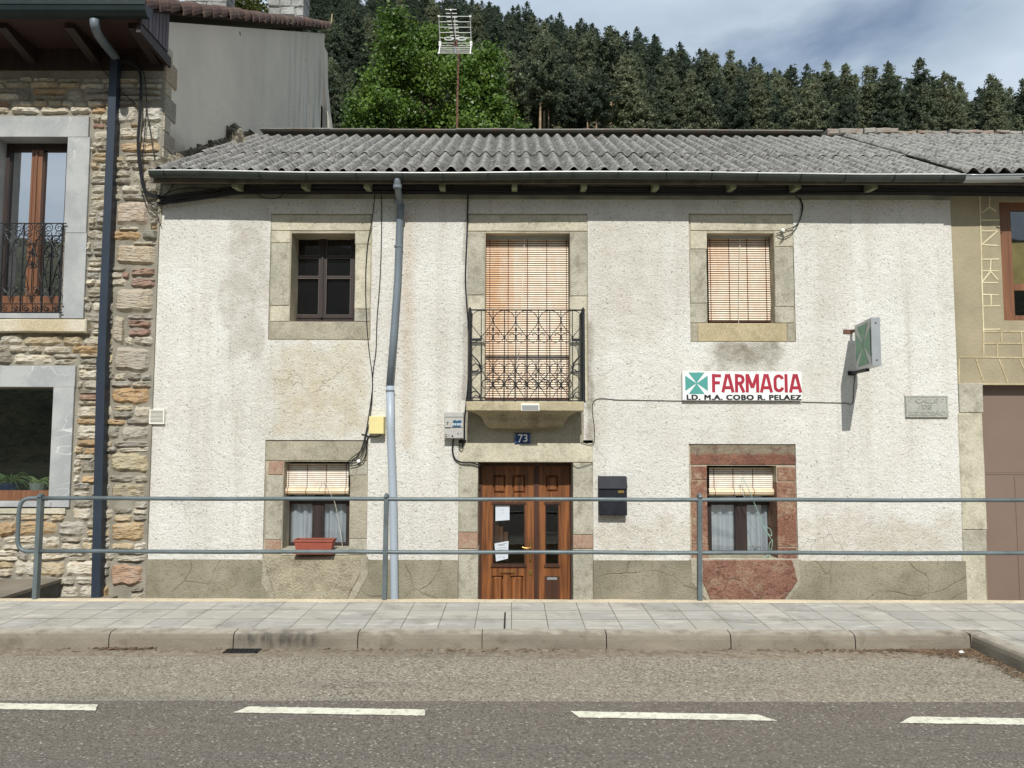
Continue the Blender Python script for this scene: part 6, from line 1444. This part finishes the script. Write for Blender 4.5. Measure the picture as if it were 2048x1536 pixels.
# undergrowth on the slope in front of the wood, one mass
g = np.random.default_rng(5); n = 30000
Yv = g.uniform(78, 150, n); X = g.uniform(-75, 110, n); Z = np.array([terrain(x, y) for x, y in zip(X, Yv)])
cl = np.array([noise.noise(Vector((x*.22, y*.22, 2))) for x, y in zip(X, Yv)]); ok = cl > -.05
C = np.stack([X, Yv, Z+g.uniform(0, 1, n)**.7*(1.0+2.2*np.clip(cl, 0, 1))], 1)[ok]
V, Fq = leaves(g, C, .42, .5); tag(npmesh('undergrowth', V, Fq, M['hedge']), 'green bushes and scrub growing beneath the hillside pines', 'undergrowth', kind='stuff')
# broad-leaved tree behind the white house
lt_ = thing('broadleaf_tree', 'bright green broad leaved tree rising behind the corrugated roof by the aerial', 'tree')
DT = 13.5; g = np.random.default_rng(8)
T = lambda px, py: W(px, py, DT)
base = T(868, 265); bx, by_ = base.x, DT
blobs = []                                              # pixel outline -> real lobes with depth
for px, py, rpx in ((792, 60, 36), (775, 95, 40), (800, 120, 46), (850, 65, 42), (870, 105, 50), (835, 150, 58), (765, 170, 46), (735, 225, 50), (780, 245, 52), (850, 215, 66), (930, 170, 56), (980, 172, 36), (955, 225, 56), (1000, 248, 36), (900, 250, 60), (720, 262, 34), (985, 135, 26), (930, 122, 40), (1035, 262, 22), (700, 285, 40), (860, 300, 110), (960, 310, 90), (770, 320, 90)):
    p = T(px, py); r_ = rpx/F*(DT+9)*.80; blobs.append((p.x, DT+g.uniform(-1, 1)*.9, p.z, r_))
m = MB(); m.tube([(bx, by_, -.7), (bx+.1, by_, 2.), (bx-.1, by_+.1, 5), (bx, by_, 8), (bx+.1, by_, 10.5)], [.28, .24, .19, .12, .04], 9)
for (x, y, z, r_) in blobs:
    zz_ = max(2.5, z-2.2-r_); m.tube(cat([(bx, by_, zz_), ((bx*.6+x*.4), (by_*.6+y*.4), zz_+(z-zz_)*.45), (x, y, z)], 3), [.09, .08, .06, .05, .04, .03, .02][:7], 5, False)
m.build('trunk', M['bark2'], lt_)
CC = []; OO = []
for (x, y, z, r_) in blobs:
    ns = int(30*(r_/.5)**1.6)+10
    d = rnd_dir(g, ns); rr_ = r_*g.uniform(.55, 1.12, ns)[:, None]; cen = np.array([x, y, z])+d*rr_*np.array([1, 1.1, .95])
    for q, dd in zip(cen, d):
        nl = int(g.integers(32, 52)); CC.append(q+g.normal(size=(nl, 3))*np.array([.15, .15, .11])*g.uniform(.8, 1.3)); OO.append(np.repeat(dd[None]*.35, nl, 0))
C = np.vstack(CC); O = np.vstack(OO); O = O+np.array([0, -.35, 0]); V, Fq = leaves(g, C, .088, .7, O, 1.25)
npmesh('crown', V, Fq, M['leaf'], lt_)
# small bushes over the stone house roof (far left) -> part of a green slope
bsh = thing('roadside_bush', 'yellowish green bush high on the hill above the left chimney', 'bush'); g = np.random.default_rng(3); CC = []
for px, py in ((40, -6), (90, -2), (140, 2), (200, -4), (260, 0), (310, 4), (480, 8), (505, 2), (460, 14)):
    p = W(px, py+6, 60); CC.append(np.array([p.x, p.y, p.z-.6])+g.normal(size=(700, 3))*np.array([1.3, 1.2, .75]))
C = np.vstack(CC); V, Fq = leaves(g, C, .3, .5); npmesh('foliage', V, Fq, m_foliage('yellow_green_leaves', c(84, 92, 42), c(130, 132, 76), .25, .6, .5), bsh)
mt = MB()
for px in (60, 230, 480): p = W(px, 20, 60); mt.tube([(p.x, p.y, terrain(p.x, p.y)-.5), (p.x, p.y, p.z)], [.2, .05], 6)
mt.build('stem', M['bark2'], bsh)
# ================================================================== TV AERIAL on the ridge
YA = 3.0
ta = thing('tv_aerial', 'white television aerial on a rusty mast standing on the roof ridge', 'aerial', (W(914, 262, YA).x, YA, ZR))
AX = lambda q, Y=YA: W(820+q/5.69, 90, Y).x
AZ = lambda q: W(914, q/5.69, YA).z
m = MB(); m.tube([(AX(540), YA, ZR-.3), (AX(545), YA, AZ(1100)), (AX(553), YA, AZ(640)), (AX(520), YA, AZ(420))], .017, 8); m.build('mast', M['rust'], ta)
xc = AX(520); zc_ = AZ(512); AW = .25
wr = m_stone('aerial_white_metal', c(236, 236, 232), c(222, 222, 216), c(200, 194, 184), 9, .001, .3)
m = MB(); ybm = YA-1.02; m.box(xc-.010, xc+.010, ybm, YA+.02, zc_-.012, zc_+.012); m.build('boom', M['zinc'], ta)
for k in range(9):
    y = ybm+.02+k*.105; hl = .085-.002*k; m = MB(); m.tube([(xc-hl-(.0), y, zc_+.014), (xc+hl, y, zc_+.014)], .0065, 6); m.build('director', wr, ta)
for s in (1, -1):
    m = MB(); up = .30 if s > 0 else .23; fw = .26 if s > 0 else .20; p0 = (YA-.02, zc_+.02*s)
    for u in (-1, 1): m.tube([(xc+u*AW, p0[0], p0[1]), (xc+u*AW, p0[0]-fw, p0[1]+up*s)], .009, 6)
    m.tube([(xc, p0[0], p0[1]), (xc, p0[0]-fw, p0[1]+up*s)], .009, 6)
    nn = 6 if s > 0 else 5
    for k in range(nn): t = k/(nn-1); m.tube([(xc-AW-.01, p0[0]-fw*t, p0[1]+up*s*t), (xc+AW+.01, p0[0]-fw*t, p0[1]+up*s*t)], .0055, 6)
    for u in (-1, 1): m.box(xc+u*AW-.016, xc+u*AW+.016, p0[0]-fw-.01, p0[0]-fw+.02, p0[1]+up*s-.012, p0[1]+up*s+.012).box(xc+u*AW-.02, xc+u*AW+.02, p0[0]-.03, p0[0]+.01, p0[1]-.016, p0[1]+.016)
    m.build('reflector', wr, ta)
m = MB()
for u in (-1, 1): m.tube([(xc+u*(.10+.07*math.cos(t)), YA-.10, zc_+.05+.025*math.sin(t)) for t in [k*math.pi/8 for k in range(17)]], .009, 6)
m.build('dipole', wr, ta)
MB().rough(xc-.028, xc+.028, YA-.05, YA+.05, zc_-.07, zc_+.09, .004, .05, .008).build('mast_clamp', M['rust'], ta)
# ================================================================== behind the camera: what the windows mirror
for k, (x, y) in enumerate(((-14, -42), (-7, -46), (1, -43), (8, -47), (16, -44), (24, -46), (-22, -45))):
    r_ = put(k % 5, x, y, .62, k*1.3); r_['label'] = 'pine tree across the road behind the viewer'; r_['group'] = 'pines across the road'
